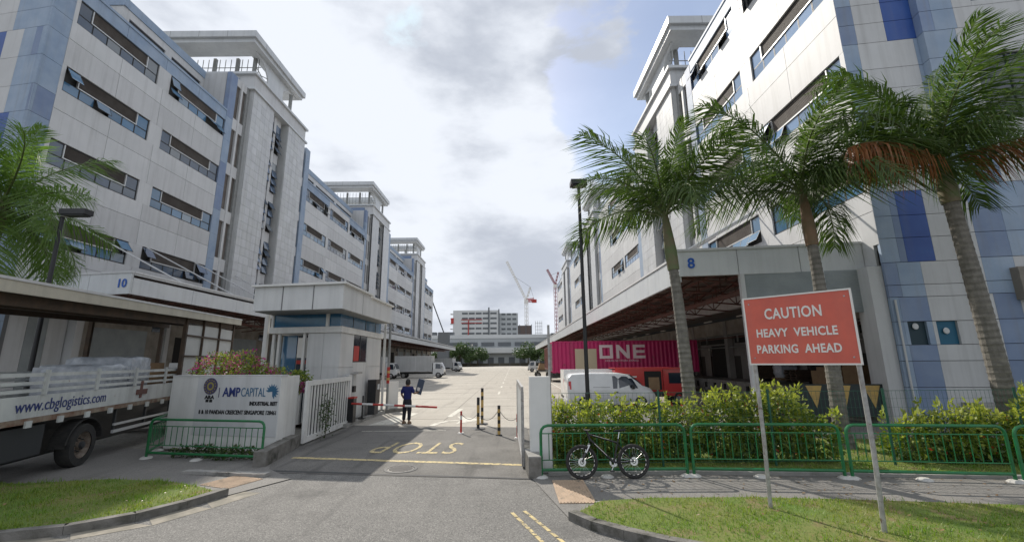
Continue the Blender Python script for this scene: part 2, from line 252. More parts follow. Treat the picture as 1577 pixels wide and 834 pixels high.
# ------------------------------------------------------------------ mesh helpers
class MB:
    def __init__(s, M=None): s.v = []; s.f = []; s.mi = []; s.M = M
    def add(s, vs, fs, mi=0):
        o = len(s.v); s.v.extend([tuple(v) for v in vs]); s.f.extend([tuple(i + o for i in q) for q in fs]); s.mi.extend([mi] * len(fs)); return s
    def box(s, a, b, mi=0, M=None):
        x0, y0, z0 = [min(p, q) for p, q in zip(a, b)]; x1, y1, z1 = [max(p, q) for p, q in zip(a, b)]
        vs = [(x0, y0, z0), (x1, y0, z0), (x1, y1, z0), (x0, y1, z0), (x0, y0, z1), (x1, y0, z1), (x1, y1, z1), (x0, y1, z1)]
        if M is not None: vs = [M @ Vector(v) for v in vs]
        return s.add(vs, [(3, 2, 1, 0), (4, 5, 6, 7), (0, 1, 5, 4), (1, 2, 6, 5), (2, 3, 7, 6), (3, 0, 4, 7)], mi)
    def tube(s, pts, r, n=8, mi=0, caps=True):
        pts = [Vector(p) for p in pts]; rs = r if isinstance(r, (list, tuple)) else [r] * len(pts)
        vs = []; fs = []; ref = None
        for i, p in enumerate(pts):
            a = pts[max(i - 1, 0)]; b = pts[min(i + 1, len(pts) - 1)]; t = (b - a).normalized()
            if ref is None:
                ref = t.orthogonal().normalized()
            else: ref = (ref - t * ref.dot(t)).normalized()
            bi = t.cross(ref)
            for k in range(n):
                an = 2 * math.pi * k / n; vs.append(p + (ref * math.cos(an) + bi * math.sin(an)) * rs[i])
        for i in range(len(pts) - 1):
            for k in range(n):
                k2 = (k + 1) % n; fs.append((i * n + k, i * n + k2, (i + 1) * n + k2, (i + 1) * n + k))
        if caps: fs.append(tuple(range(n - 1, -1, -1))); fs.append(tuple((len(pts) - 1) * n + k for k in range(n)))
        return s.add(vs, fs, mi)
    def lathe(s, prof, c, axis, n=20, mi=0):
        c = Vector(c); ax = Vector(axis).normalized(); u = ax.orthogonal().normalized(); w = ax.cross(u); vs = []; fs = []
        for r_, h in prof:
            for k in range(n):
                a = 2 * math.pi * k / n; vs.append(c + ax * h + (u * math.cos(a) + w * math.sin(a)) * r_)
        m = len(prof)
        for i in range(m - 1):
            for k in range(n): k2 = (k + 1) % n; fs.append((i * n + k, i * n + k2, (i + 1) * n + k2, (i + 1) * n + k))
        return s.add(vs, fs, mi)
    def torus(s, c, axis, R0, r, n=28, m=8, mi=0):
        prof = [(R0 + r * math.cos(2 * math.pi * j / m), r * math.sin(2 * math.pi * j / m)) for j in range(m + 1)]
        return s.lathe(prof, c, axis, n, mi)
    def prism(s, poly, z0, z1, mi=0):
        n = len(poly); vs = [(x, y, z0) for x, y in poly] + [(x, y, z1) for x, y in poly]
        fs = [tuple(range(n - 1, -1, -1)), tuple(range(n, 2 * n))] + [(i, (i + 1) % n, n + (i + 1) % n, n + i) for i in range(n)]
        return s.add(vs, fs, mi)
    def loft(s, rings, mi=0, cap=True):
        n = len(rings[0]); vs = [p for r_ in rings for p in r_]; fs = []
        for i in range(len(rings) - 1):
            for k in range(n): k2 = (k + 1) % n; fs.append((i * n + k, i * n + k2, (i + 1) * n + k2, (i + 1) * n + k))
        if cap: fs.append(tuple(range(n - 1, -1, -1))); fs.append(tuple((len(rings) - 1) * n + k for k in range(n)))
        return s.add(vs, fs, mi)
    def mesh(s, name, mats, smooth=False):
        me = bpy.data.meshes.new(name); me.from_pydata(s.v, [], s.f)
        for m in (mats if isinstance(mats, (list, tuple)) else [mats]): me.materials.append(m)
        me.polygons.foreach_set('material_index', s.mi)
        bm = bmesh.new(); bm.from_mesh(me); bmesh.ops.recalc_face_normals(bm, faces=bm.faces); bm.to_mesh(me); bm.free()
        if smooth:
            me.polygons.foreach_set('use_smooth', [True] * len(me.polygons)); 
            try: me.set_sharp_from_angle(angle=R(40))
            except Exception: pass
        me.update(); return me
    def build(s, name, mats, parent=None, smooth=False, **tags):
        return link(name, s.mesh(name, mats, smooth), parent, **tags)
def link(name, me, parent=None, loc=(0, 0, 0), rot=(0, 0, 0), scale=(1, 1, 1), **tags):
    o = bpy.data.objects.new(name, me); COL.objects.link(o); o.location = loc; o.rotation_euler = rot; o.scale = scale
    if parent is not None: o.parent = parent
    for k, v in tags.items(): o[k] = v
    return o
def thing(name, label, cat, loc=(0, 0, 0), rz=0, group=None):
    o = bpy.data.objects.new(name, None); o.empty_display_size = 0.2; COL.objects.link(o); o.location = loc; o.rotation_euler = (0, 0, rz)
    o['label'] = label; o['category'] = cat
    if group: o['group'] = group
    return o
def tagit(o, label, cat, group=None):
    o['label'] = label; o['category'] = cat
    if group: o['group'] = group
    return o
def dup(o, loc=None, rz=None, label=None):
    def cp(a, par):
        c = a.copy(); COL.objects.link(c)
        if par is not None: c.parent = par
        for ch in list(a.children): cp(ch, c)
        return c
    c = cp(o, None)
    if loc is not None: c.location = loc
    if rz is not None: c.rotation_euler = (0, 0, rz)
    if label: c['label'] = label
    return c
_unit = {}
def unit(m):
    if m.name not in _unit:
        _unit[m.name] = MB().box((-.5, -.5, -.5), (.5, .5, .5)).mesh('unit_' + m.name, m)
    return _unit[m.name]
def cub(name, m, parent, a, b, rz=0, origin=None):
    """box part between corners a and b (local coords), rotated by rz about origin"""
    c = [(p + q) / 2 for p, q in zip(a, b)]; sz = [abs(q - p) for p, q in zip(a, b)]
    if rz:
        v = Vector((c[0], c[1], 0)); v.rotate(Quaternion((0, 0, 1), rz)); c = [v.x, v.y, c[2]]
    if origin: c = [c[0] + origin[0], c[1] + origin[1], c[2] + origin[2]]
    return link(name, unit(m), parent, loc=c, rot=(0, 0, rz), scale=sz)
def text_mesh(txt, size, m, ext=0.004, align='CENTER', sx=1.0, bold=0.0, spacing=1.0):
    cu = bpy.data.curves.new('txt', 'FONT'); cu.body = txt; cu.size = size; cu.extrude = ext; cu.align_x = align; cu.align_y = 'CENTER'; cu.offset = bold; cu.resolution_u = 3; cu.space_character = spacing
    o = bpy.data.objects.new('txt', cu); COL.objects.link(o); dg = bpy.context.evaluated_depsgraph_get(); dg.update()
    me = bpy.data.meshes.new_from_object(o.evaluated_get(dg)); bpy.data.objects.remove(o); bpy.data.curves.remove(cu)
    me.materials.clear(); me.materials.append(m)
    if sx != 1.0:
        for v in me.vertices: v.co.x *= sx
    return me
def place_text(name, me, parent, loc, xdir, ydir):
    """lay a text mesh with its x along xdir and its y (letter up) along ydir"""
    x = Vector(xdir).normalized(); y = Vector(ydir).normalized(); z = x.cross(y)
    o = link(name, me, parent); o.matrix_local = Matrix(((x.x, y.x, z.x, loc[0]), (x.y, y.y, z.y, loc[1]), (x.z, y.z, z.z, loc[2]), (0, 0, 0, 1))); return o
def quads_mesh(name, V, F, m):
    me = bpy.data.meshes.new(name); me.from_pydata(V.tolist() if hasattr(V, 'tolist') else V, [], F.tolist() if hasattr(F, 'tolist') else F)
    for k in (m if isinstance(m, (list, tuple)) else [m]): me.materials.append(k)
    return me
def leaves(pts, size, ms, name='leaf_cloud', aspect=0.5, outward=None, mi=None, droop=0.2):
    """a pointed leaf (4-vert diamond) at each point"""
    n = len(pts); d = rng.normal(size=(n, 3))
    if outward is not None: d = d * 0.55 + outward
    d /= np.linalg.norm(d, axis=1)[:, None] + 1e-9; d[:, 2] -= droop
    t = rng.normal(size=(n, 3)); s_ = np.cross(d, t); s_ /= np.linalg.norm(s_, axis=1)[:, None] + 1e-9
    sz = (size * rng.uniform(0.6, 1.3, n))[:, None]
    a = pts; b = pts + d * sz * .5 + s_ * sz * aspect * .5; c = pts + d * sz; e = pts + d * sz * .5 - s_ * sz * aspect * .5
    V = np.stack([a, b, c, e], 1).reshape(-1, 3); F = np.arange(n * 4).reshape(n, 4)
    me = quads_mesh(name, V, F, ms)
    if mi is not None: me.polygons.foreach_set('material_index', mi.astype(int).tolist())
    return me
def fit(me, w):
    xs = [v.co.x for v in me.vertices]; k = w / (max(xs) - min(xs))
    for v in me.vertices: v.co.x *= k
    return me
TH = R(-8.8); CR = Vector((math.cos(TH), math.sin(TH), 0))     # the street's cross direction

# ------------------------------------------------------------------ ground and paving
def sheet(name, poly, z, m, **k):
    n = len(poly); me = bpy.data.meshes.new(name); me.from_pydata([(x, y, z) for x, y in poly], [], [tuple(range(n))]); me.materials.append(m)
    if me.polygons[0].normal.z < 0: me.flip_normals()
    o = link(name, me); o['kind'] = 'structure'
    for a, b in k.items(): o[a] = b
    return o
sheet('ground', [(-1500, -600), (1500, -600), (1500, 2600), (-1500, 2600)], -0.02, BASEG)
sheet('street', [(-90, -14), (90, -14), (90, 3), (9.5, 6.3), (3.2, 8.0), (0.9, 10.05), (-6.2, 11.15), (-20, 13.2), (-90, 24)], -0.004, ASPH)
sheet('driveway', [(-6.75, 10.9), (0.55, 9.95), (0.5, 17.3), (-6.5, 18.3)], 0.004, DRIVE)
sheet('yard', [(-27, 18.5), (-6.5, 17.6), (0.4, 17.0), (2.0, 17.5), (14.3, 16.5), (14.3, 212), (-27, 212)], 0.0, YARD)
sheet('car_park', [(0.75, 14.6), (30, 10.5), (30, 14.5), (14.2, 17.5), (9, 27), (3.0, 30), (1.6, 30)], 0.006, CARP)
# joints sawn in the yard concrete
jt = MB()
for k in range(26):
    y = 20 + k * 5.2; jt.box((-19, y, 0.001), (6.9, y + 0.03, 0.0045))
for x in (-14, -8.5, -3, 2.5): jt.box((x, 18.6, 0.001), (x + 0.025, 205, 0.005))
jt.build('yard_joints', mat('joint_line', (0.16, 0.15, 0.13), 0.9), kind='structure')
# right footpath, verge and kerb
sheet('footpath_right', [(0.35, 10.2), (0.9, 7.5), (3.5, 7.6), (8.2, 7.0), (22, 5.0), (22, 8.6), (10.14, 9.7), (7.0, 9.95), (3.86, 10.3)], 0.010, PATH)
RV = [(0.98, 7.55), (1.25, 7.2), (1.62, 6.86), (2.1, 6.5), (3.0, 6.0), (4.6, 5.4), (8, 4.6), (14, 3.6), (14, 6.9), (8.2, 7.75), (5.8, 8.1), (4.2, 8.28), (2.4, 8.3), (1.5, 8.15)]
sheet('verge_right', RV, 0.10, GRASSG)
def kerb_line(name, pts, w, z0, z1, m, label=None):
    mb = MB()
    for i in range(len(pts) - 1):
        a = Vector((*pts[i], 0)); b = Vector((*pts[i + 1], 0)); t = (b - a).normalized(); nn = Vector((-t.y, t.x, 0)) * w
        a2 = a + t * 0.006
        vs = [a2, b, b + nn, a2 + nn]; mb.add([(p.x, p.y, z0) for p in vs] + [(p.x, p.y, z1) for p in vs], [(3, 2, 1, 0), (4, 5, 6, 7), (0, 1, 5, 4), (1, 2, 6, 5), (2, 3, 7, 6), (3, 0, 4, 7)])
    return mb.build(name, m, kind='structure')
kerb_line('verge_kerb_right', [(0.86, 7.55), (1.15, 7.12), (1.55, 6.76), (2.05, 6.4), (2.95, 5.9), (4.6, 5.25), (8, 4.45), (14, 3.4)], 0.16, -0.01, 0.125, KERB)
kerb_line('verge_edging_right', [(14, 6.92), (8.2, 7.78), (5.8, 8.13), (4.2, 8.31), (2.4, 8.33), (1.45, 8.17)], -0.1, -0.01, 0.06, CONC)
# left footpath, verge and kerb
sheet('footpath_left', [(-5.7, 8.7), (-4.9, 10.2), (-5.9, 11.1), (-6.3, 12.0), (-10.2, 13.4), (-28, 19.5), (-30, 12.5), (-14, 8.0)], 0.012, PATH)
LV = [(-5.75, 8.95), (-5.95, 8.35), (-6.3, 7.75), (-6.9, 7.25), (-7.9, 6.9), (-12, 6.3), (-20, 5.8), (-20, 12.4), (-13.5, 10.4), (-10.4, 9.65), (-8.6, 9.95), (-7.2, 9.7), (-6.2, 9.25)]
sheet('verge_left', LV, 0.10, GRASSG)
kerb_line('verge_kerb_left', [(-20, 5.66), (-12, 6.15), (-7.85, 6.76), (-6.8, 7.12), (-6.17, 7.66), (-5.8, 8.3), (-5.55, 9.05)], 0.15, -0.01, 0.125, KERB)
# gutter strip of pale dirt by the left kerb
mb = MB()
gp_ = [(-12, 5.95), (-7.75, 6.5), (-6.5, 6.95), (-5.75, 7.5), (-5.35, 8.3), (-5.0, 9.2)]
for i in range(5):
    a, b = gp_[i], gp_[i + 1]; mb.add([(a[0], a[1], 0.0), (b[0], b[1], 0.0), (b[0] - .42, b[1] + .1, 0.0), (a[0] - .3, a[1] + .3, 0.0)], [(0, 1, 2, 3)])
mb.build('gutter', mat('gutter_concrete', (0.30, 0.27, 0.22), 0.9, c2=(0.16, 0.15, 0.12), ns=3), kind='structure')
# planting bed behind the railing
sheet('planting_bed', [(0.9, 10.25), (3.9, 10.35), (7.05, 10.0), (10.2, 9.75), (22, 8.7), (30, 10.4), (14.6, 13.4), (9, 14.4), (0.9, 15.2)], 0.03, GRASSG)
kerb_line('bed_kerb', [(0.75, 15.25), (9.0, 14.5), (14.6, 13.5), (30, 10.5)], 0.15, 0, 0.14, CONC)
kerb_line('bed_front_kerb', [(0.75, 10.22), (3.87, 10.22), (7.04, 9.92), (10.2, 9.6), (22, 8.6)], 0.12, -0.01, 0.07, CONC)
kerb_line('guardhouse_kerb', [(-6.25, 24.2), (-6.45, 21), (-6.5, 17.6)], -0.3, 0, 0.14, CONC)
sheet('guardhouse_apron', [(-6.75, 17.7), (-6.5, 24.2), (-10.5, 24.8), (-10.4, 17.8)], 0.14, CONC)
# painted lines
def paint(name, poly, z, m, label=None, cat=None):
    n = len(poly); me = bpy.data.meshes.new(name); me.from_pydata([(x, y, z) for x, y in poly], [], [tuple(range(n))]); me.materials.append(m)
    o = link(name, me); o['kind'] = 'structure'; return o
paint('stop_line', [(-5.95, 12.25), (0.3, 11.15), (0.3, 11.32), (-5.95, 12.45)], 0.009, ROADYEL)
me = fit(text_mesh('STOP', 2.35, ROADYEL, ext=0.001, bold=-0.004, spacing=1.08), 2.5)
o = link('stop_lettering', me, None, loc=(-2.82, 13.62, 0.011), rot=(0, 0, R(180 - 5))); o['kind'] = 'structure'
dl = MB()
for (x0, y0, x1, y1) in ((-0.05, 7.95, 0.75, 5.7), (0.16, 8.02, 0.98, 5.95)):
    for k in range(9):
        if k in (7,): continue
        a = Vector((x0, y0, 0)).lerp(Vector((x1, y1, 0)), k / 9 + .01); b = Vector((x0, y0, 0)).lerp(Vector((x1, y1, 0)), (k + .97) / 9); nn = Vector((.028, .011, 0))
        dl.add([a - nn + Vector((0, 0, .001)), a + nn + Vector((0, 0, .001)), b + nn + Vector((0, 0, .001)), b - nn + Vector((0, 0, .001))], [(0, 1, 2, 3)])
dl.build('double_yellow_line', ROADYEL, kind='structure')
arr = MB(); pts = [(-3.25, 17.9), (-3.1, 18.7), (-2.8, 19.25), (-2.3, 19.5)]
for i in range(3):
    a, b = Vector((*pts[i], .009)), Vector((*pts[i + 1], .009)); t = (b - a).normalized(); nn = Vector((-t.y, t.x, 0)) * .13; arr.add([a - nn, b - nn, b + nn, a + nn], [(0, 1, 2, 3)])
arr.add([(-2.35, 18.4, .009), (-1.25, 19.6, .009), (-2.6, 20.9, .009), (-2.3, 19.6, .009)], [(0, 1, 2, 3)])
arr.add([(-2.8, 20.6, .0095), (-2.65, 24.0, .0095), (-2.95, 24.0, .0095), (-3.05, 20.6, .0095)], [(0, 1, 2, 3)])
arr.build('arrow_marking', ROADWH, kind='structure')
ln = MB(); ln.box((-5.6, 16.7, .0065), (-2.5, 16.76, .0085)); ln.add([(-5.9, 18.2, .0086), (-5.2, 22.3, .0086), (-4.7, 22.3, .0086), (-4.9, 18.4, .0086)], [(0, 1, 2, 3)])
ln.build('bay_line_marking', ROADWH, kind='structure')
yl = MB()
for y in range(34, 150, 8): yl.box((-1.2, y, .006), (-1.05, y + 3, .0075))
yl.box((4.2, 30, .006), (4.32, 150, .0078)); yl.build('yard_lane_marking', ROADWH, kind='structure')
# seam where the street meets the driveway
sheet('driveway_lip', [(-6.3, 10.95), (0.4, 9.95), (0.4, 10.05), (-6.3, 11.08)], 0.0065, mat('tar_seam', (0.05, 0.05, 0.05), 0.8))
# manhole
t = thing('manhole_cover', 'round iron manhole cover in the driveway just before the yellow line', 'manhole cover', (-2.69, 10.97, 0.006))
mh = MB(); mh.lathe([(0.0, .006), (.30, .006), (.31, .003)], (0, 0, 0), (0, 0, 1), 28); 
for k in range(-4, 5):
    h = math.sqrt(max(.28 ** 2 - (k * .06) ** 2, 0)); mh.box((-h, k * .06 - .012, .006), (h, k * .06 + .012, .013))
mh.build('lid', mat('iron_cover', (0.12, 0.115, 0.11), 0.6, metal=.4), t)
MB().lathe([(.32, .0), (.32, .010), (.39, .008), (.40, 0)], (0, 0, 0), (0, 0, 1), 28).build('ring', mat('iron_ring', (0.05, 0.05, 0.05), 0.7), t)
# tactile plates
def tactile(name, label, c, w, l, rz, m):
    t = thing(name, label, 'tactile paving', (c[0], c[1], 0.014), rz)
    MB().box((-w / 2, -l / 2, 0), (w / 2, l / 2, .008)).build('plate', m, t)
    n = 11
    r0 = MB().box((-.012, -l / 2 + .02, .008), (.012, l / 2 - .02, .016)).mesh('rib', m)
    for k in range(n): link('rib', r0, t, loc=((k - n / 2 + .5) * w / n, 0, 0))
tactile('tactile_plate', 'tan ribbed tactile plate on the path in front of the bicycle', (1.13, 9.06), .66, 1.5, 0, TACT)
tactile('tactile_plate', 'tan tactile plate on the left path by the driveway edge', (-6.05, 9.95), .85, .8, R(-22), TACT)
# worn kerb stones at left path
t = thing('kerb_stones', 'row of worn pale kerb stones beside the left driveway edge', 'kerb stones', (-6.4, 10.6, 0))
st0 = MB().box((-.16, -.1, 0), (.16, .1, .07)).mesh('stone', CONC)
for k in range(7): link('stone', st0, t, loc=(-1.1 + k * .3, .12 - k * .05, 0.012), rot=(random.uniform(-.05, .05), random.uniform(-.06, .06), R(-10) + random.uniform(-.12, .12)))

# grass blades
def in_poly(x, y, poly):
    c = np.zeros(len(x), bool); n = len(poly); j = n - 1
    for i in range(n):
        xi, yi = poly[i]; xj, yj = poly[j]
        m_ = ((yi > y) != (yj > y)) & (x < (xj - xi) * (y - yi) / (yj - yi + 1e-9) + xi); c ^= m_; j = i
    return c
def grass(name, poly, n, z, h, label):
    xs = np.array([p[0] for p in poly]); ys = np.array([p[1] for p in poly])
    x = rng.uniform(max(xs.min(), -13), min(xs.max(), 15), n); y = rng.uniform(ys.min(), ys.max(), n)
    k = in_poly(x, y, poly); x, y = x[k], y[k]
    dens = np.sin(x * 2.3 + np.sin(y * 3.1)) * np.cos(y * 2.1 + x) + np.sin(x * 5.1 - y * 4.3) * .5
    k = rng.uniform(-1.7, 1.2, len(x)) < dens; x, y = x[k], y[k]; n = len(x)
    a = rng.uniform(0, 2 * math.pi, n); hh = h * rng.uniform(.35, 1.2, n) * (1 + .9 * (np.sin(x * 4.1 + y * 2) * np.sin(y * 5.3 - x) > .55)); w = .007
    p = np.stack([x, y, np.full(n, z)], 1); s_ = np.stack([np.cos(a), np.sin(a), np.zeros(n)], 1) * w
    l_ = np.stack([np.cos(a + 1.5), np.sin(a + 1.5), np.zeros(n)], 1) * (hh * rng.uniform(.2, 1.0, n))[:, None]; l_[:, 2] = hh
    V = np.stack([p - s_, p + s_, p + l_], 1).reshape(-1, 3); F = np.arange(n * 3).reshape(n, 3)
    o = link(name, quads_mesh(name, V, F, GRASSM)); o['kind'] = 'stuff'; tagit(o, label, 'grass')
grass('grass', RV, 60000, .10, .05, 'short patchy grass on the right verge under the red sign')
grass('grass', LV, 60000, .10, .055, 'short green grass on the left verge inside the curved kerb')
grass('grass', [(0.9, 10.35), (3.9, 10.45), (7.05, 10.1), (10.2, 9.85), (14, 9.4), (14.6, 13.4), (9, 14.3), (0.9, 15.1)], 50000, .03, .06, 'sunlit grass behind the green railing under the hedges')

def litter(name, label, n, x0, x1, y0, y1, z, poly=None):
    x = rng.uniform(x0, x1, n); y = rng.uniform(y0, y1, n)
    if poly is not None: k = in_poly(x, y, poly); x, y = x[k], y[k]
    n = len(x); a = rng.uniform(0, 6.28, n); L = rng.uniform(.03, .075, n)[:, None]; p = np.stack([x, y, np.full(n, z)], 1)
    d = np.stack([np.cos(a), np.sin(a), rng.uniform(-.1, .4, n)], 1) * L; w = np.stack([-np.sin(a), np.cos(a), rng.uniform(0, .3, n)], 1) * L * .28
    V = np.stack([p - d * .5, p + w, p + d * .5, p - w], 1).reshape(-1, 3) + np.array([0, 0, .012]); o = link(name, quads_mesh(name, V, np.arange(n * 4).reshape(n, 4), leafmat('dry_leaf', (.16, .09, .04), (.26, .17, .08), .1))); o['kind'] = 'stuff'; tagit(o, label, 'leaf litter')
litter('fallen_leaves', 'dry brown leaves scattered over the right verge', 420, .9, 14, 4.5, 8.4, .135, RV)
litter('fallen_leaves', 'dry leaves gathered on the footpath below the green railing', 260, 1, 14, 8.3, 10.1, .012)
litter('fallen_leaves', 'dry leaves scattered over the left verge', 160, -14, -5.7, 6, 12, .14, LV)
# ------------------------------------------------------------------ the two warehouse blocks
ROWS = [(9.3, 10.95), (14.0, 15.62), (18.7, 20.35), (23.37, 25.05)]
SEGS = [(7.3, 10.8), (12.0, 15.5), (16.65, 20.1), (21.25, 24.75), (25.9, 29.4)]
_wcache = {}
def window_meshes(w, h):
    k = (round(w, 1), round(h, 2))
    if k in _wcache: return _wcache[k]
    fr = MB(); t_ = .05
    for a, b in (((0, 0), (w, t_)), ((0, h - t_), (w, h)), ((0, t_), (t_, h - t_)), ((w - t_, t_), (w, h - t_))): fr.box((-.20, a[0], a[1]), (-.08, b[0], b[1]))
    y0, y1, z0, z1 = .15 * w, .83 * w, .47 * h, h - t_
    wf = MB()
    for a, b in (((y0 - .06, z0 - .07), (y1 + .06, z0)), ((y0 - .06, z0), (y0, z1)), ((y1, z0), (y1 + .06, z1))): wf.box((-.15, a[0], a[1]), (-.04, b[0], b[1]))
    lv = MB(); lv.box((-.24, y0, z0), (-.2, y1, z1)); nz = 11
    for i in range(nz):
        z = z0 + (z1 - z0) * (i + .3) / nz; lv.box((-.19, y0, z), (-.11, y1, z + (z1 - z0) / nz * .45))
    panes = []
    for i in range(6):
        a = t_ + (w - 2 * t_) * i / 6 + .015; b = t_ + (w - 2 * t_) * (i + 1) / 6 - .015
        panes.append(((a + b) / 2, z0 - .07, (b - a), z0 - .07 - t_ - .01))
    panes.append(((t_ + y0 - .06) / 2, z1, y0 - .07 - t_, z1 - z0 + .05)); panes.append(((w - t_ + y1 + .06) / 2, z1, w - t_ - y1 - .07, z1 - z0 + .05))
    r_ = dict(frame=fr.mesh('frame', DKFRAME), wf=wf.mesh('louvre_frame', ALU), lv=lv.mesh('louvre', LOUV), panes=panes); _wcache[k] = r_; return r_
def mirror_mesh(me, s):
    if s > 0: return me
    key = me.name + '_m'
    if key in bpy.data.meshes: return bpy.data.meshes[key]
    m2 = me.copy(); m2.name = key
    for v in m2.vertices: v.co.x = -v.co.x
    m2.flip_normals(); return m2
_pane = {}
def pane_mesh(w, h, m, s, dark=False):
    k = (round(w, 2), round(h, 2), m.name, s)
    if k not in _pane:
        b = MB(); b.box((-.012 * s, -w / 2 + .03, -h + .03), (.0, w / 2 - .03, -.03), 0); 
        for a, c in (((-w / 2, -h), (w / 2, -h + .03)), ((-w / 2, -.03), (w / 2, 0)), ((-w / 2, -h + .03), (-w / 2 + .03, -.03)), ((w / 2 - .03, -h + .03), (w / 2, -.03))): b.box((-.018 * s, a[0], a[1]), (.008 * s, c[0], c[1]), 1)
        _pane[k] = b.mesh('pane', [m, DKFRAME])
    return _pane[k]
def warehouse(name, label, ox, oy, s, dz, nbays, seed, hT=0.0, kk=1.0, pw=38.8, at_top=30.25, openp=.45):
    rnd = random.Random(seed)
    B = thing(name, label, 'building', (ox, oy, 0))
    def c(nm, m, x0, x1, y0, y1, z0, z1): return cub(nm, m, B, (s * x0, y0, z0 + dz), (s * x1, y1, z1 + dz))
    def PW(): return WHITE if rnd.random() < .6 else WHITE2
    def win(v0, v1, z0, z1, far):
        w, h = v1 - v0, z1 - z0; wm = window_meshes(w, h)
        o = link('window', mirror_mesh(wm['frame'], s), B, loc=(0, v0, z0 + dz))
        link('louvre', mirror_mesh(wm['lv'], s), o); link('louvre_frame', mirror_mesh(wm['wf'], s), o)
        gm = ([GLASS, GLASS, GLASSB] if s > 0 else [GLASSR, GLASSR, GLASSB])[rnd.randrange(3)]
        anyopen = rnd.random() < openp
        for i, (cy, zt, pw, ph) in enumerate(wm['panes']):
            op = anyopen and rnd.random() < (.5 if i >= 6 else .25)
            p = link('pane', pane_mesh(pw, ph, gm, s), o, loc=(-.10 * s, cy, zt)); 
            if op: p.rotation_euler = (0, -s * rnd.uniform(.25, .75), 0); p.location.x = -.03 * s
    def stacked(v0, v1, cols):     # tall strips of window in segments
        for z0, z1 in SEGS:
            o = link('strip_window', unit(DARK), B, loc=(-.12 * s, (v0 + v1) / 2, (z0 + z1) / 2 + dz), scale=(.06, v1 - v0, z1 - z0))
    # window columns
    cols = [(.25, 6.4), (7.55, 14.05)]; towers = [17.1]; starts = [(0, 14.1)]
    for k in range(2, nbays + 1):
        b0 = 30.4 + pw * (k - 2)
        if k < nbays: cols += [(b0 + .1, b0 + 7.0 * kk), (b0 + 7.75 * kk, b0 + 14.9 * kk), (b0 + 15.65 * kk, b0 + 22.7 * kk)]; towers.append(b0 + pw - 13.3); starts.append((b0, b0 + pw - 15.9))
        else: cols += [(b0 + .9, b0 + 6.6), (b0 + 7.4, b0 + 13.4)]; starts.append((b0, b0 + 14.7)); end = b0 + 14.7
    # solid core behind the cladding
    core = MB(); sk = .155 * 29.5 * s; core.prism([(s * -.45, .4), (s * -30, .4 + sk), (s * -30, end - .05), (s * -.45, end - .05)], 6.9 + dz, 25.9 + dz)
    for b0, b1 in starts:
        core.box((s * -2.9, (b0 if b0 else 5.8), 25.9 + dz), (s * -30, b1 + 3.0, at_top - .15 + dz))
    core.build('core', JOINT, B); ah = at_top - 30.25; za_, zb_ = (28.25, 28.85) if ah > -1 else (26.6, 26.9)
    for (b0, b1) in starts:
        cs = [q for q in cols if q[0] >= b0 - .01 and q[1] <= b1 + .2]
        edges = [b0] + [(cs[i][1] + cs[i + 1][0]) / 2 for i in range(len(cs) - 1)] + [b1]
        far = b0 > 60
        zr = [7.1] + [z for r_ in ROWS for z in r_] + [26.0]
        for i in range(0, len(zr), 2):
            z0, z1 = zr[i], zr[i + 1]; zm = (z0 + z1) / 2 + .25
            for j in range(len(edges) - 1):
                e0, e1 = edges[j], edges[j + 1]; em = (e0 + e1) / 2
                if z1 - z0 > 1.5: zz = [(z0, zm - .012), (zm + .012, z1)]
                else: zz = [(z0, z1)]
                for q0, q1 in zz:
                    mm = PW()
                    if i == len(zr) - 2: mm = PALEBLUE if (j + b0) % 2 < 1.2 else WHITE2
                    if far: c('wall_panel', mm, -.35, 0, e0 + .012, e1 - .012, q0, q1)
                    else:
                        c('wall_panel', mm, -.35, 0, e0 + .012, em - .012, q0, q1); c('wall_panel', mm, -.35, 0, em + .012, e1 - .012, q0, q1)
        for z0, z1 in ROWS:
            ed = [b0] + [v for q in cs for v in q] + [b1]
            for j in range(0, len(ed), 2):
                if ed[j + 1] - ed[j] > .05: c('pier', PALEBLUE if j == 0 and b0 > 1 else WHITE, -.35, -.004, ed[j] + .003, ed[j + 1] - .003, z0 + .003, z1 - .003)
            for v0, v1 in cs: win(v0, v1, z0 + .01, z1 - .01, far)
        # coping and attic
        c('coping', PALEBLUE, -.5, .06, b0, b1, 26.0, 26.18)
        a0 = 5.6 if b0 == 0 else b0
        at = MB()
        ns_ = max(1, len(cs)); sw = (b1 - a0) / ns_
        at.box((s * -2.62, a0 + .0, 26.0 + dz), (s * -2.9, b1 + 2, za_ + dz)); at.box((s * -2.62, a0, zb_ + dz), (s * -2.9, b1 + 2, 29.5 + ah + dz))
        for j in range(ns_ + 1):
            y_ = min(a0 + j * sw, b1); at.box((s * -2.62, y_ - .35 if j else a0, za_ + dz), (s * -2.9, y_ + .35, zb_ + dz))
        at.build('attic_wall', WHITE2, B)
        for j in range(ns_): c('slot_window', GLASSD, -2.75, -2.88, a0 + j * sw + .35, a0 + (j + 1) * sw - .35, za_, zb_)
        c('attic_band', PALEBLUE, -2.9, -2.55, a0 - .05, b1 + 2, 29.5 + ah, at_top)
        if b0 == 0:
            c('attic_end_wall', WHITE2, -30, -2.62, 5.35, 5.6, 26.0, 29.5 + ah); c('attic_end_band', PALEBLUE, -30, -2.5, 5.28, 5.6, 29.5 + ah, at_top)
            fy_ = -1.2 if s > 0 else -.05
            MB().prism([(-.0 * s, fy_), (-30 * s, fy_ + .155 * 30 * s), (-30 * s, .4 + .155 * 30 * s), (-.0 * s, .4)], 26.0 + dz, 26.25 + dz).build('front_coping', PALEBLUE, B)
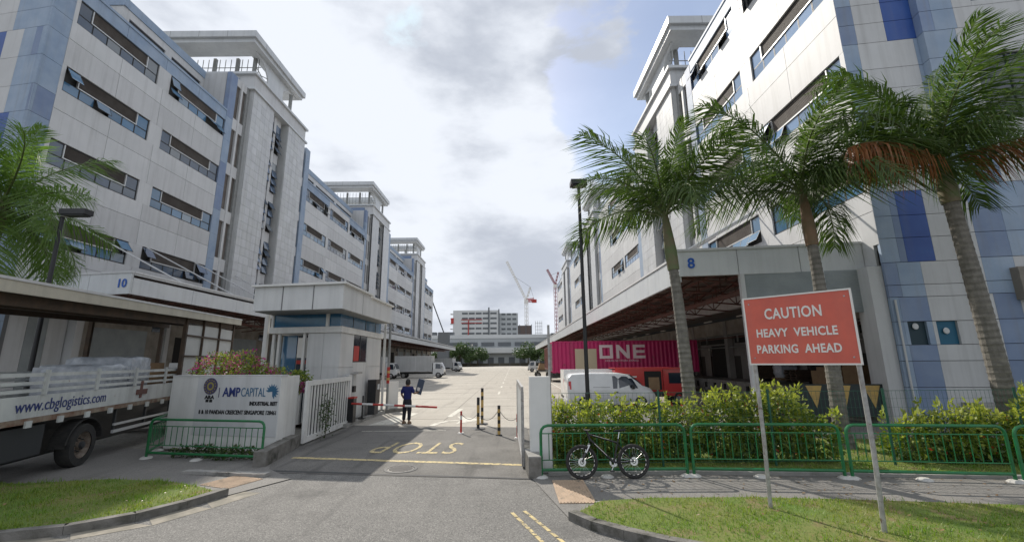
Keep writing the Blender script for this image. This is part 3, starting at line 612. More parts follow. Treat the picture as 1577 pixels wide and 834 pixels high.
    # rooftop services
    # stair towers
    for ti, T in enumerate(towers):
        near = ti == 0
        lead0 = T - 3.0 if near else T - 2.5
        lead0 = 14.1 if near else starts[ti][1]
        LT = 30.2 + hT; segs_ = [q for q in SEGS if q[1] < LT + .3]
        # flank wall strips beside the tower: blue strip, two louvre strips
        for a, b, m in ((lead0, lead0 + .95, PALEBLUE), (lead0 + 1.62, lead0 + 1.9, WHITE), (lead0 + 2.5, T, GREYP)):
            k0 = 7.1
            while k0 < LT:
                mm = m
                if m is PALEBLUE: mm = rnd.choice([PALEBLUE, PALEBLUE, MIDBLUE])
                h_ = 2.31; c('strip_panel', mm, -.4, .02, a + .003, b - .003, k0, min(k0 + h_, LT + .05) - .012); k0 += h_
        for a, b in ((lead0 + .95, lead0 + 1.62), (lead0 + 1.9, lead0 + 2.5)):
            zz = 7.1
            for z0, z1 in segs_ + [(LT, LT)]:
                if z0 > zz: c('strip_spandrel', WHITE2, -.4, -.01, a + .003, b - .003, zz, z0 - .003)
                if z1 > z0: c('strip_window', LOUV, -.4, -.16, a + .003, b - .003, z0, z1)
                zz = z1 + .003
        # tower body: two tiled leaves with a window slot between
        def leaf(y0, y1, x1):
            if near:
                nc = max(2, round((y1 - y0) / .84)); nr = 28 if hT > -1 else 23; z = 7.1; rh = (LT - 7.1) / nr
                for i in range(nc):
                    for j in range(nr):
                        yy = y0 + (y1 - y0) * i / nc
                        c('tile', TILE if rnd.random() < .65 else TILE2, x1 - .06, x1 - rnd.uniform(0, .006), yy + .008, yy + (y1 - y0) / nc - .008, z + j * rh + .008, z + (j + 1) * rh - .008)
                c('leaf_core', JOINT, -.4, x1 - .05, y0 + .01, y1 - .01, 7.1, LT)
                c('leaf_return', TILE2, -.4, x1 - .07, y0 - .06, y0 + .008, 7.1, LT); c('leaf_return', TILE2, -.4, x1 - .07, y1 - .008, y1 + .06, 7.1, LT)
            else:
                mb_ = MB(); nr = 10; rh = (LT - 7.1) / nr
                for j in range(nr):
                    for i in range(2): yy = y0 + (y1 - y0) * i / 2; mb_.box((s * (x1 - .3), yy + .01, 7.1 + dz + j * rh + .015), (s * x1, yy + (y1 - y0) / 2 - .01, 7.1 + dz + (j + 1) * rh))
                mb_.build('tile_leaf', TILE, B); c('leaf_core', TILE2, -.4, x1 - .04, y0 + .01, y1 - .01, 7.1, LT)
        leaf(T, T + 3.85, .42); leaf(T + 6.85, T + 10.9, .52)
        # slot with stacked awning windows
        c('slot_back', WHITE2, -.9, -.5, T + 3.85, T + 6.85, 7.1, LT)
        c('slot_mullion', WHITE, -.5, .03, T + 4.72, T + 5.15, 7.1, LT)
        for z0, z1 in segs_:
            for (a, b) in ((T + 3.9, T + 4.7), (T + 5.17, T + 6.2)):
                o = cub('stair_window', DARK, B, (-.2 * s, a, z0 + dz), (-.12 * s, b, z1 + dz))
                if near or ti == 1:
                    for q in range(4):
                        ph = (z1 - z0) / 4
                        p = link('window_pane', pane_mesh(b - a, ph, GLASS, s), B, loc=(-.04 * s, (a + b) / 2, z0 + ph * (q + 1) + dz)); p.rotation_euler = (0, -s * rnd.choice([0, .25, .35, .5]), 0)
            c('slot_spandrel', WHITE2, -.5, -.06, T + 3.87, T + 4.7, z1, z1 + 1.15)
            c('slot_spandrel', WHITE2, -.5, -.06, T + 5.17, T + 6.2, z1, z1 + 1.15)
        # trailing strip windows and blue edge pier
        for a, b, m in ((T + 10.95, T + 11.2, GREYP), (T + 11.45, T + 11.7, WHITE2), (T + 12.2, T + 13.35, PALEBLUE)):
            c('strip_panel', m, -.4, .1, a, b, 7.1, LT)
        for a, b in ((T + 11.2, T + 11.45), (T + 11.7, T + 12.2)):
            for z0, z1 in segs_: c('strip_window', LOUV, -.4, -.12, a, b, z0, z1)
            zz = 7.1
            for z0, z1 in segs_: c('strip_spandrel', WHITE2, -.4, -.02, a, b, zz, z0); zz = z1
        # body and crown
        tb = MB(); tb.box((s * -.45, lead0 + .02, 25.9 + dz), (s * -9, T + 13.3, LT - .05 + dz)); tb.build('tower_core', WHITE2, B)
        c('tower_ledge', FASCIA, -9, .62, T - .35, T + 11.3, (30.2 + hT), (30.42 + hT))
        c('tower_parapet', WHITE2, -8.5, .40, T - .1, T + 11.0, (30.42 + hT), (31.95 + hT)); c('tower_coping', FASCIA, -9, .62, T - .4, T + 11.3, (31.95 + hT), (32.2 + hT))
        c('tower_band', MIDBLUE if ti else PALEBLUE, -9, -1.2, T - .14, T - .1, (30.6 + hT), (31.6 + hT))
        # pavilion under the flat roof
        zt = (35.45 + hT)
        rf = MB()
        for (xo, yo, wd, zz0, zz1) in ((.48, 1.0, 2.6, zt + .45, 36.6 + hT), (.25, .7, 2.2, zt, zt + .45)):
            x0, x1, y0, y1 = s * xo, s * (-13.0 + .2), T - yo, T + 9 + yo
            rf.box((x0, y0, zz0 + dz), (x1, y0 + wd, zz1 + dz)); rf.box((x0, y1 - wd, zz0 + dz), (x1, y1, zz1 + dz)); rf.box((x0, y0 + wd, zz0 + dz), (x0 - s * 1.6, y1 - wd, zz1 + dz)); rf.box((x1, y0 + wd, zz0 + dz), (x1 + s * wd, y1 - wd, zz1 + dz))
        rf.build('pavilion_roof', [FASCIA], B)
        for fy in (2.0, 4.7, 7.4): c('roof_seam', JOINT, .483, .47, T - 1.0 + fy, T - .97 + fy, zt + .45, (36.6 + hT))
        for fx in (-2.5, -5.5, -8.5): c('roof_seam', JOINT, fx, fx + .03, T - 1.004, T - .99, zt + .45, (36.6 + hT))
        for (x_, y_) in ((-1.0, T + 1.9), (-.35, T + 8.4), (-2.9, T + 1.9), (-5.4, T + 1.9), (-8.2, T + 1.9), (-8.2, T + 8.4), (-5.0, T + 8.4)):
            c('pavilion_column', GREYP, x_ - .3, x_, y_ - .15, y_ + .15, (32.2 + hT), zt)
        # railing on the street side
        for z_ in ((33.4 + hT), (34.4 + hT)):
            c('pavilion_rail', GREYP, -8.2, -.5, T + 1.96, T + 2.02, z_, z_ + .06)
        for q in range(12): c('pavilion_bar', GREYP, -.8 - q * .62, -.74 - q * .62, T + 1.97, T + 2.01, (32.2 + hT), zt)
        # solid screen with arched opening on the yard side
        sc = MB()
        def scr(poly): 
            n = len(poly); vs = [(s * -.30, T + y_, z_ + dz) for y_, z_ in poly] + [(s * -.45, T + y_, z_ + dz) for y_, z_ in poly]
            sc.add(vs, [tuple(range(n)), tuple(range(2 * n - 1, n - 1, -1))] + [(i, (i + 1) % n, n + (i + 1) % n, n + i) for i in range(n)])
        scr([(3.3, (32.2 + hT)), (6.3, (32.2 + hT)), (6.3, (35.45 + hT)), (3.3, (35.45 + hT))])
        prev = None
        for q in range(7):      # arch spandrels rising to each side
            a_ = q / 6 * math.pi / 2; y_ = .75 + 2.55 * math.sin(a_); z_ = (35.45 + hT) - 2.3 * (1 - math.cos(a_)) - .15
            if prev: scr([prev, (y_, z_), (y_, (35.45 + hT)), (prev[0], (35.45 + hT))])
            prev = (y_, z_)
        prev = None
        for q in range(7):
            a_ = q / 6 * math.pi / 2; y_ = 9.3 - 3.0 * math.sin(a_); z_ = (35.45 + hT) - 1.2 * (1 - math.cos(a_)) - .1
            if prev: scr([prev, (y_, z_), (y_, (35.45 + hT)), (prev[0], (35.45 + hT))])
            prev = (y_, z_)
        sc.build('pavilion_screen', FASCIA, B)
        for (ya, za, yb, zb) in ((.7, (33.9 + hT), 3.3, (32.9 + hT)), (.7, (32.9 + hT), 3.3, (33.9 + hT))):
            MB().tube([(s * -.4, T + ya, za + dz), (s * -.4, T + yb, zb + dz)], .05, 6).build('pavilion_brace', GREYP, B)
    # far end wall
    c('end_wall', WHITE, -30, -.2, end - .05, end + .25, 0, 26.1)
    return B, c, end

def ground_floor(B, c, s, dz, end, deep, canopy_w, front_skew, num, letter_at):
    """dock wall, platform, canopy with trusses and ties"""
    cw = canopy_w
    # dock wall
    if not deep:
        x_ = -.4
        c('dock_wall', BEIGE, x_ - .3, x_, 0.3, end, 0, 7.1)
        for k in range(3): c('dock_panel', SHUT if k == 1 else WHITE, x_, x_ + .1, .32 + k * 1.1, 1.40 + k * 1.1, 0, 5.9)
        c('dock_pillar', WHITE, x_, x_ + .6, 3.66, 4.1, 0, 6.8)
        for k in range(18):
            v = 5.4 + k * 7.0
            if v + 4 > end: break
            if k % 3 == 1: c('dock_door', DARK, x_, x_ + .03, v, v + 2.6, 1.15, 4.6)
            else:
                c('dock_shutter', SHUT, x_, x_ + .04, v, v + 4.2, 1.15, 4.9)
            c('vent_window', GLASSD, x_, x_ + .02, v + 4.6, v + 6.4, 4.9, 5.5)
            c('dock_pilaster', WHITE2, x_, x_ + .25, v - 1.3, v - .9, 0, 7.0)
        c('dock_platform', CONC, x_, 1.6, 1.0, end, 0, 1.15)
    else:
        x_ = -4.2
        c('dock_wall', DOCKGREY, x_ - .3, x_, -1.5, end, 1.2, 6.0)
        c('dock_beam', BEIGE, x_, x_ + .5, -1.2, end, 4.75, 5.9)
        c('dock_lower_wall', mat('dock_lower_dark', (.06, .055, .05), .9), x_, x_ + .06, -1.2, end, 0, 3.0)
        c('dock_ceiling', DECK, x_ - .3, -.1, .3, end, 6.3, 6.9)
        for k in range(20):
            v = 1.5 + k * 6.6
            if v + 5 > end: break
            c('dock_door', DARK, x_, x_ + .1, v, v + 3.0, 1.2, 3.9); c('high_window', DARK, x_, x_ + .04, v + .2, v + 5.4, 4.05, 4.62)
            c('dock_pillar', DOCKGREY, x_ + .1, x_ + .55, v + 5.6, v + 6.1, 0, 5.9)
            c('door_leaf', DOCKGREY, x_ + .1, x_ + .14, v + 3.3, v + 4.5, 1.2, 3.4)
        c('dock_platform', CONC, x_, -1.6, -1.0, end, 0, 1.2)
        for k in range(14): c('dock_bumper', RUBBER, -1.6, -1.5, 1.0 + k * 1.6, 1.25 + k * 1.6, .55, .95)
        c('floor_slab_edge', WHITE2, -.35, -.0, 0.3, end, 5.95, 7.1)
    # canopy
    z0, z1 = 6.0 if True else 0, 7.1
    v0 = front_skew
    def q(x): return v0[0] + (v0[1] - v0[0]) * x / cw           # front edge of the canopy, skewed with the street
    L = end + 3
    rf = MB(); pl = [(0, q(0)), (cw, q(cw)), (cw, L), (0, L)]
    rf.prism([(s * a, b) for a, b in pl], 6.86 + dz, 7.0 + dz); rf.build('canopy_roof', DECK, B)
    n = int((L - q(cw)) / 4.2)
    for k in range(n):
        a = q(cw) + k * (L - q(cw)) / n; b = a + (L - q(cw)) / n
        c('fascia_panel', FASCIA, cw - .12, cw, a + .012, b - .012, 6.02, 7.1)
    c('fascia_coping', WHITE, cw - .2, cw + .05, q(cw), L, 7.1, 7.2)
    c('fascia_backing', JOINT, cw - .16, cw - .13, q(cw) + .1, L, 6.04, 7.1)
    # skewed front fascia
    d = Vector((s * cw, q(cw) - q(0), 0)); ln_ = d.length; ang = math.atan2(d.y, d.x); npn = 3
    for k in range(npn):
        cub('fascia_panel', FASCIA, B, (ln_ * k / npn + .012, -.12, 6.02 + dz), (ln_ * (k + 1) / npn - .012, 0, 7.1 + dz), rz=ang, origin=(0, q(0), 0)) if s > 0 else \
            cub('fascia_panel', FASCIA, B, (ln_ * k / npn + .012, 0, 6.02 + dz), (ln_ * (k + 1) / npn - .012, .12, 7.1 + dz), rz=ang, origin=(0, q(0), 0))
    cub('fascia_coping', WHITE, B, (0, -.16, 7.1 + dz), (ln_ + .03, .16, 7.2 + dz), rz=ang, origin=(0, q(0), 0))
    # number
    me_ = text_mesh(num, .62, BLUEP, ext=.01, bold=.012)
    xd = CR; p = Vector((0, q(0), 0)) + d * letter_at; 
    place_text('house_number', me_, B, (p.x, p.y - .14, 6.55 + dz), xd, (0, 0, 1))
    # trusses
    tr = MB()
    def seg(a, b, r_=.045): tr.tube([a, b], r_, 5)
    xa, xb = .1, cw - .25; ztop, zb0, zb1 = 6.7, 5.55, 6.15; nn = 6
    for i in range(nn):
        x0, x1 = xa + (xb - xa) * i / nn, xa + (xb - xa) * (i + 1) / nn
        za = zb0 + (zb1 - zb0) * i / nn; zc = zb0 + (zb1 - zb0) * (i + 1) / nn
        seg((s * x0, 0, ztop), (s * x1, 0, ztop)); seg((s * x0, 0, za), (s * x1, 0, zc)); seg((s * x0, 0, za if i % 2 else ztop), (s * x1, 0, ztop if i % 2 else zc), .03); seg((s * x1, 0, zc), (s * x1, 0, ztop), .03)
    tm = tr.mesh('truss', RSTEEL)
    k = q(cw) + 1.0
    while k < end:
        link('truss', tm, B, loc=(0, max(k, q(0) + .3) if k < 2 else k, dz)); k += 2.9
    for i in range(6):
        x = .6 + i * (cw - 1) / 5; c('purlin', RSTEEL, x, x + .08, q(x) + .3, L - .2, 6.74, 6.86)
    c('spine_beam', RSTEEL, cw * .55, cw * .55 + .16, q(cw) + .6, L - .3, 5.6, 5.78)
    # tie rods
    k = 3.0
    rod = MB().tube([(s * .05, 0, 10.9), (s * (cw - .35), 0, 7.15)], .05, 6).mesh('tie_rod', WHITE)
    while k < 70: link('tie_rod', rod, B, loc=(0, k, dz)); k += 4.9

LB, cL, endL = warehouse('warehouse', 'white and pale blue warehouse block numbered 10 on the left of the yard', -27, 22.85, 1, 0.0, 4, 3)
ground_floor(LB, cL, 1, 0.0, endL, False, 7.55, (0.0, -1.15), '10', .93)
RB, cR, endR = warehouse('warehouse', 'white and blue warehouse block numbered 8 on the right of the yard', 14.3, 16.2, -1, -0.3, 4, 11, hT=-4.5, kk=.935, pw=36.6, at_top=27.6, openp=.35)
ground_floor(RB, cR, -1, -0.08, endR, True, 7.15, (0.95, 1.95), '8', .93)

# street fronts of both blocks: coloured cladding panels
def front(B, sgn, rows, colour, windows, smax, off0, oy=0.0):
    """sgn +1 : the front runs to +X (right block), -1 : to -X (left block)"""
    d = CR * sgn; ang = math.atan2(CR.y, CR.x)
    xs = lambda a: a * sgn
    for (z0, z1) in rows:
        cl_ = []
        for (s0, s1, sub) in colour(z0, z1):
            if s0 < off0 < s1: cl_ += [(s0, off0, sub), (off0, s1, sub)]
            else: cl_.append((s0, s1, sub))
        for (s0, s1, sub) in cl_:
            hole = [w for w in windows if w[2] < z1 - .05 and w[3] > z0 + .05 and w[0] < s1 and w[1] > s0]
            segs = [(s0, s1, z0, z1)]
            for w in hole:
                new = []
                for a, b, za, zb in segs:
                    if w[0] >= b or w[1] <= a: new.append((a, b, za, zb)); continue
                    if w[0] > a: new.append((a, w[0], za, zb))
                    if w[1] < b: new.append((w[1], b, za, zb))
                    if w[2] > za: new.append((max(a, w[0]), min(b, w[1]), za, w[2]))
                    if w[3] < zb: new.append((max(a, w[0]), min(b, w[1]), w[3], zb))
                segs = new
            for a, b, za, zb in segs:
                if b - a < .03 or zb - za < .03: continue
                jog = -.35 if a >= off0 else 0
                y0, y1 = jog - .0, .14
                cub('front_panel', sub, B, (xs(a) + .004 * sgn, y0, za + .010), (xs(b) - .004 * sgn, y1, zb - .010), rz=ang, origin=(0, oy, 0))
    for w in windows:
        jog = -.35 if w[0] >= off0 else 0
        o = cub('front_window', w[4], B, (xs(w[0]), .1 + jog, w[2]), (xs(w[1]), .2 + jog, w[3]), rz=ang, origin=(0, oy, 0))
        for k in range(1, w[5]):
            x = w[0] + (w[1] - w[0]) * k / w[5]; cub('window_mullion', DKFRAME, B, (xs(x) - .03, .05 + jog, w[2]), (xs(x) + .03, .1 + jog, w[3]), rz=ang, origin=(0, oy, 0))
    cub('front_core', JOINT, B, (xs(.22), .12, 0), (xs(smax), .5, 25.8), rz=ang, origin=(0, oy, 0))
zr = [0, .45, 1.41, 2.34, 2.92, 3.78, 4.7, 5.16, 6.04, 7.0, 7.9, 8.9, 9.9, 10.9, 11.5, 12.4, 13.4, 14.34, 15.6, 16.55, 17.5, 18.5, 19.5, 20.6, 21.7, 22.8, 24.0, 25.2, 26.0]
rows = list(zip(zr[:-1], zr[1:]))
def colR(z0, z1):
    z = (z0 + z1) / 2
    W_, P_, M_, D_ = WHITE2, PALEBLUE, MIDBLUE, DEEPBLUE
    if z < 2.9: return [(0, .35, P_), (.35, 1.25, M_), (1.25, 3.1, W_), (3.1, 3.9, M_), (3.9, 6, W_), (6, 7.4, P_), (7.4, 10, W_), (10, 14, W_)]
    if z < 4.7: return [(0, .3, P_), (.3, 1.25, P_ if z < 3.8 else M_), (1.25, 3.1, W_), (3.1, 3.9, M_), (3.9, 6, W_), (6, 7.4, M_), (7.4, 14, W_)]
    if z < 6.0: return [(0, .45, M_), (.45, 1.25, P_), (1.25, 3.0, W_), (3.0, 4.0, P_), (4.0, 6, W_), (6, 7.4, M_), (7.4, 14, W_)]
    if z < 8.9: return [(0, .6, P_), (.6, .85, M_), (.85, 1.8, D_), (1.8, 3.0, W_), (3.0, 4.0, M_), (4.0, 5.2, P_), (5.2, 14, W_)]
    if z < 11.5: return [(0, .6, P_), (.6, 2.2, W_), (2.2, 3.2, P_), (3.2, 4.3, M_), (4.3, 14, W_)]
    if z < 15.6: return [(0, .6, P_), (.6, 2.7, W_), (2.7, 4.0, P_), (4.0, 14, W_)]
    return [(0, .62, M_ if z < 18 else P_), (.62, 1.75, W_), (1.75, 2.85, D_), (2.85, 3.3, M_), (3.3, 4.1, P_), (4.1, 14, W_)]
front(RB, 1, rows, colR, [(.43, 1.05, 2.93, 3.77, BLINDD, 1), (1.37, 2.05, 2.93, 3.77, BLINDT, 1), (4.4, 9.0, 11.5, 14.3, GLASSD, 4), (4.8, 9.0, 16.8, 19.4, GLASSD, 4), (4.4, 9, 21.5, 24, GLASSD, 4)], 14, 2.85)
# seal at the two square lavatory windows: extractor discs
for (u, m) in ((.72, WHITE), (1.7, WHITE)):
    p = CR * u; MB().lathe([(0, .02), (.1, .02), (.12, 0)], (p.x, p.y + .06, 3.42 if u > 1 else 3.6), (0, -1, 0), 14).build('extractor_disc', m, RB)
p = CR * .12; MB().tube([(p.x, p.y - .06, 0), (p.x, p.y - .06, 4.6)], .035, 8).build('downpipe', WHITE, RB)
def colL(z0, z1):
    z = (z0 + z1) / 2
    W_, P_, M_, D_ = WHITE2, PALEBLUE, MIDBLUE, DEEPBLUE
    if z < 7.1: return [(0, 2, W_), (2, 4.6, SHUT), (4.6, 5, W_), (5, 8, SHUT), (8, 14, W_)]
    if z < 12.0: return [(0, 1.0, P_), (1.0, 2.4, M_ if z < 10 else P_), (2.4, 6, W_), (6, 14, W_)]
    if z < 16.5: return [(0, 1.3, P_), (1.3, 3.4, D_), (3.4, 5, P_), (5, 14, W_)]
    if z < 18.2: return [(0, 1.7, P_), (1.7, 3.4, W_), (3.4, 5, P_), (5, 14, W_)]
    if z < 22.0: return [(0, .35, P_), (.35, .8, M_ if z > 20 else P_), (.8, 1.7, P_), (1.7, 3.0, W_), (3.0, 4.3, D_), (4.3, 14, W_)]
    return [(0, 2.6, P_), (2.6, 4.4, W_), (4.4, 6.4, M_), (6.4, 14, W_)]
zl = [0, 1.2, 2.4, 3.6, 4.8, 5.95, 7.1, 8.3, 9.6, 10.8, 12.0, 13.5, 15.0, 16.5, 18.2, 20.1, 22.0, 23.3, 24.6, 26.0]
front(LB, -1, list(zip(zl[:-1], zl[1:])), colL, [(6.2, 9.5, 9.3, 10.9, GLASS, 3), (6.2, 9.5, 14, 15.6, GLASS, 3), (6.2, 9.5, 18.7, 20.3, GLASS, 3)], 14, 99, -1.15)
for z0_, z1_ in zip(zl[:-1], zl[1:]): cL('corner_panel', MIDBLUE if 15 < z0_ < 17 else PALEBLUE, -.2, .0, -1.14, -.004, z0_ + .01, z1_ - .01)
cL('corner_core', JOINT, -.9, -.205, -.9, .38, 0, 25.9)
# right block: shutter box under the canopy front, and its white corner pier
o_ = MB(); 
for k in range(26): z = 4.25 + k * .066; o_.box((-4.75, .78, z), (-.5, .86 - (k % 2) * .02, z + .06))
ob = o_.build('roller_shutter', SHUT, RB); ob.rotation_euler = (0, 0, R(-8.8))
cub('shutter_post', WHITE2, RB, (-4.95, .7, 0), (-4.78, .95, 5.95), rz=TH); cub('shutter_post', WHITE2, RB, (-1.85, .7, 4.2), (-1.75, .76, 5.95), rz=TH)
cub('corner_pier', WHITE2, RB, (-.5, .15, 0), (.0, 1.1, 5.95), rz=TH)

# ------------------------------------------------------------------ guardhouse
G = thing('guardhouse', 'white clad guardhouse with overhanging roof box and blue glass band at the gate', 'guardhouse', (-6.9, 17.5, 0))
def gc(nm, m, a, b): return cub(nm, m, G, a, b)
def gfront(nm, m, a, b): return cub(nm, m, G, a, b, rz=TH)      # street side pieces follow the street's skew
def skewbox(nm, m, x0, x1, y0f, y1, z0, z1, sk=-0.155):
    """box whose street-side face is skewed; y0f is its y at x1"""
    mb = MB(); a = y0f + (x0 - x1) * sk
    mb.prism([(x0, a), (x1, y0f), (x1, y1), (x0, y1)], z0, z1); return mb.build(nm, m, G)
skewbox('wall_body', GUARDW, -1.36, -.01, -.1, 5.35, .14, 3.68)
skewbox('rear_body', GUARDW, -2.95, -1.36, 1.6, 5.35, .14, 3.68)
gfront('wall_panel', GUARDW, (-1.38, -.12, .2), (-.70, -.10, 2.28)); gfront('wall_panel', GUARDW, (-.68, -.12, .2), (-.0, -.10, 2.28))
gfront('wall_panel', GUARDW, (-1.38, -.12, 2.31), (-.70, -.10, 3.66)); gfront('wall_panel', GUARDW, (-.68, -.12, 2.31), (-.0, -.10, 3.66))
for y0, y1 in ((-.08, 1.38), (3.1, 5.3)):
    gc('wall_panel', GUARDW, (-.02, y0, .2), (.015, y1 - .01, 2.28)); gc('wall_panel', GUARDW, (-.02, y0, 2.31), (.015, y1 - .01, 3.66))
gc('wall_panel', GUARDW, (-.02, 1.38, .2), (.015, 3.09, 2.5))
gc('side_window', GLASSD, (-.03, 1.4, 2.53), (.0, 3.08, 3.68)); gc('window_frame', DKFRAME, (-.0, 2.2, 2.53), (.02, 2.26, 3.66)); gc('window_frame', DKFRAME, (.0, 1.4, 2.5), (.025, 3.1, 2.54))
gc('window_notice', RED, (.001, 1.46, 2.55), (.012, 2.1, 3.2))
# open bay on the left with dark glazed doors
gfront('glazed_door', GLASSB, (-2.7, .15, .2), (-2.05, .2, 3.6)); gfront('glazed_door', GLASSD, (-2.0, .15, .2), (-1.4, .2, 3.6)); gfront('door_poster', SIGNWH, (-1.98, .12, 2.7), (-1.45, .14, 3.5)); gfront('door_poster', RED, (-1.98, .12, 2.45), (-1.42, .14, 2.6))
for x in (-3.0, -2.75, -1.62): gfront('door_post', WPAINT, (x, -.1, .14), (x + .1, 0, 3.68))
skewbox('sill_band', WPAINT, -3.1, .08, -.22, 5.42, 3.68, 3.92)
skewbox('glass_band', mat('band_glass', (.02, .09, .17), .12, c2=(.03, .13, .24), ns=1.5), -3.0, -.04, -.08, 5.32, 3.92, 4.5)
gfront('band_mullion', WPAINT, (-.62, -.17, 3.92), (-.5, -.09, 4.5)); gfront('band_mullion', WPAINT, (-3.08, -.16, 3.92), (-2.98, -.06, 4.5))
for y in (1.3, 2.9, 4.4): gc('band_frame', DKFRAME, (-.05, y, 3.92), (-.03, y + .05, 4.5))
skewbox('roof_box', GUARDW, -3.1, .58, -1.55, 1.6, 4.46, 5.38); skewbox('roof_box', GUARDW, -3.1, .57, 1.62, 5.0, 4.46, 5.30, 0)
skewbox('roof_soffit', GREYP, -3.05, .5, -1.45, 4.9, 4.43, 4.459, -.155)
skewbox('roof_coping', WPAINT, -3.2, .70, -1.70, 1.62, 5.38, 5.46); skewbox('roof_coping', WPAINT, -3.2, .68, 1.66, 5.1, 5.30, 5.38, 0)
for k in (-.63, -1.9): 
    yk = -1.56 - (k - .58) * .155; cub('roof_seam', JOINT, G, (k - .012, yk - .012, 4.47), (k + .012, yk + .05, 5.37), rz=0)
gc('roof_seam', JOINT, (.575, .6, 4.47), (.584, .62, 5.3))
gc('corner_post', WPAINT, (-3.3, .25, .14), (-3.15, .4, 4.46)); gc('corner_post', WPAINT, (.2, 5.1, .14), (.3, 5.2, 4.46))
gc('floodlight_arm', STEEL, (.0, 1.2, 2.0), (.25, 1.24, 2.04))
fl = MB(); fl.box((.2, 1.0, 2.02), (.42, 1.5, 2.1)); fo = fl.build('floodlight', STEEL, G, ); 
for y in (.65, 1.18):
    b_ = MB(); b_.box((.02, y, 1.55), (.16, y + .42, 2.0)); 
    for k in range(8): b_.box((.16, y + .03, 1.58 + k * .05), (.175, y + .39, 1.605 + k * .05))
    b_.build('louvred_box', GUARDW, G)
gc('intercom', BLACK, (.02, 1.5, 1.25), (.10, 1.75, 1.5))
# things in front of the guardhouse
t = thing('barrier_gate', 'lowered red and white barrier arm on a dark cabinet beside the guardhouse', 'barrier', (-6.62, 18.25, .14))
MB().box((-.17, -.17, 0), (.17, .17, .92)).build('cabinet', BLACK, t); MB().box((-.19, -.19, .92), (.19, .19, .98)).build('cabinet_cap', RED, t)
for k in range(8):
    a, b = .12 + k * .43, .12 + (k + 1) * .43
    if b > 3.6: b = 3.56
    MB().tube([(a, -.24 + a * -.0, .74 - a * .05), (b, -.24, .74 - b * .05)], .042, 8).build('arm_section', RED if k % 2 == 0 or k == 7 else WPAINT, t)
t = thing('ticket_terminal', 'tall black terminal cabinet standing against the guardhouse side wall', 'terminal', (-6.55, 20.9, .14))
MB().box((-.2, -.3, .45), (.2, .35, 1.55)).build('cabinet', BLACK, t); MB().box((-.16, -.25, 0), (.16, .3, .45)).build('plinth', DKFRAME, t); MB().box((.2, -.1, 1.1), (.21, .2, 1.35)).build('screen', GLASSB, t)
t = thing('black_post', 'slim black card reader post on the guardhouse kerb', 'post', (-6.45, 19.2, .14))
MB().tube([(0, 0, 0), (0, 0, .95)], .035, 8).build('pole', BLACK, t); MB().box((-.12, -.12, 0), (.12, .12, .04)).build('base_plate', BLACK, t)
t = thing('hazard_post', 'tall grey pole with an orange hazard strip at the far corner of the guardhouse', 'pole', (-6.35, 22.5, .14))
MB().tube([(0, 0, 0), (0, 0, 4.35)], .06, 10).build('pole', GREYP, t); MB().tube([(0, 0, 1.3), (0, 0, 2.1)], .075, 10).build('red_band', RED, t)
for z in (1.45, 1.8): MB().tube([(0, 0, z), (0, 0, z + .12)], .08, 10).build('yellow_band', YEL, t)
t = thing('white_board', 'plain white waist high board behind the hazard pole', 'board', (-6.3, 23.2, .14))
MB().box((-.25, 0, 0), (.3, .08, 1.35)).build('panel', WPAINT, t)
t = thing('wheel_stop', 'dark concrete ramp block at the end of the guardhouse kerb', 'concrete block', (-6.0, 23.2, 0), R(-35))
MB().prism([(-.2, -1.0), (.2, -1.0), (.2, .8), (-.2, .8)], 0, .16).build('block', KERB, t)

# ------------------------------------------------------------------ sign wall, gate, right gate pillar
Wc = Vector((-6.72, 12.87, 0)); Wd = Vector((-10.45, 13.6, 0)) - Wc; wl = Wd.length; wa = math.atan2(-Wd.y, -Wd.x)
t = thing('sign_wall', 'white rendered entrance wall with round logo and black lettering', 'wall', (Wc.x, Wc.y, 0), wa)
mb = MB(); mb.box((-wl, 0, .05), (0, .25, 2.13)); mb.build('wall', WPAINT, t)
mb = MB(); mb.box((-.28, .26, .05), (.0, 1.25, 2.11)); o = mb.build('return_wall', WPAINT, t); o.rotation_euler = (0, 0, -wa - R(-4))
cub('wall_cap', WHITE, t, (-wl, -.02, 2.13), (.02, .28, 2.16))
cub('sign_plate', WHITE, t, (-2.85, -.015, .45), (-.02, 0, 2.10))
def wt(txt, size, m, x0, x1, z, bold=0.0):
    me = text_mesh(txt, size, m, ext=.006, bold=bold); fit(me, x1 - x0); place_text('lettering', me, t, ((x0 + x1) / 2, -.02, z), (1, 0, 0), (0, 0, 1))
wt('AMP', .36, NAVY, -1.93, -1.33, 1.66, .008); wt('CAPITAL', .36, TEALP, -1.30, -.48, 1.66, -.002)
MB().box((-2.07, -.024, 1.52), (-2.05, -.016, 1.80)).build('divider', PRPURP, t)
wt('INDUSTRIAL REIT', .15, PRBLACK, -.98, -.06, 1.35, .006)
wt('8 & 10 PANDAN CRESCENT SINGAPORE 128461', .16, PRBLACK, -2.68, -.06, 1.10, .004); wt('ARA', .14, PRBLACK, -2.55, -2.21, 1.52, .006)
for r0, r1, m in ((.0, .07, PRPURP), (.07, .12, GOLD), (.12, .24, PRPURP)):
    MB().lathe([(r0, .0), (r0, .012 + r1 * .01), (r1, .012 + r1 * .01), (r1, 0)], (-2.38, -.016, 1.84), (0, -1, 0), 24).build('logo_ring', m, t)
lb = MB()
for k in range(14):
    a = k * math.pi / 7; lb.lathe([(0, .02), (.02, .02)], (-2.38 + .185 * math.cos(a), -.022, 1.84 + .185 * math.sin(a)), (0, -1, 0), 8)
lb.build('logo_dots', GOLD, t, kind='stuff')
for k in (0, 1): MB().box((-2.50 + k * .13, -.02, 1.38), (-2.40 + k * .13, -.014, 1.46)).build('logo_block', PRBLACK, t)
star = MB()
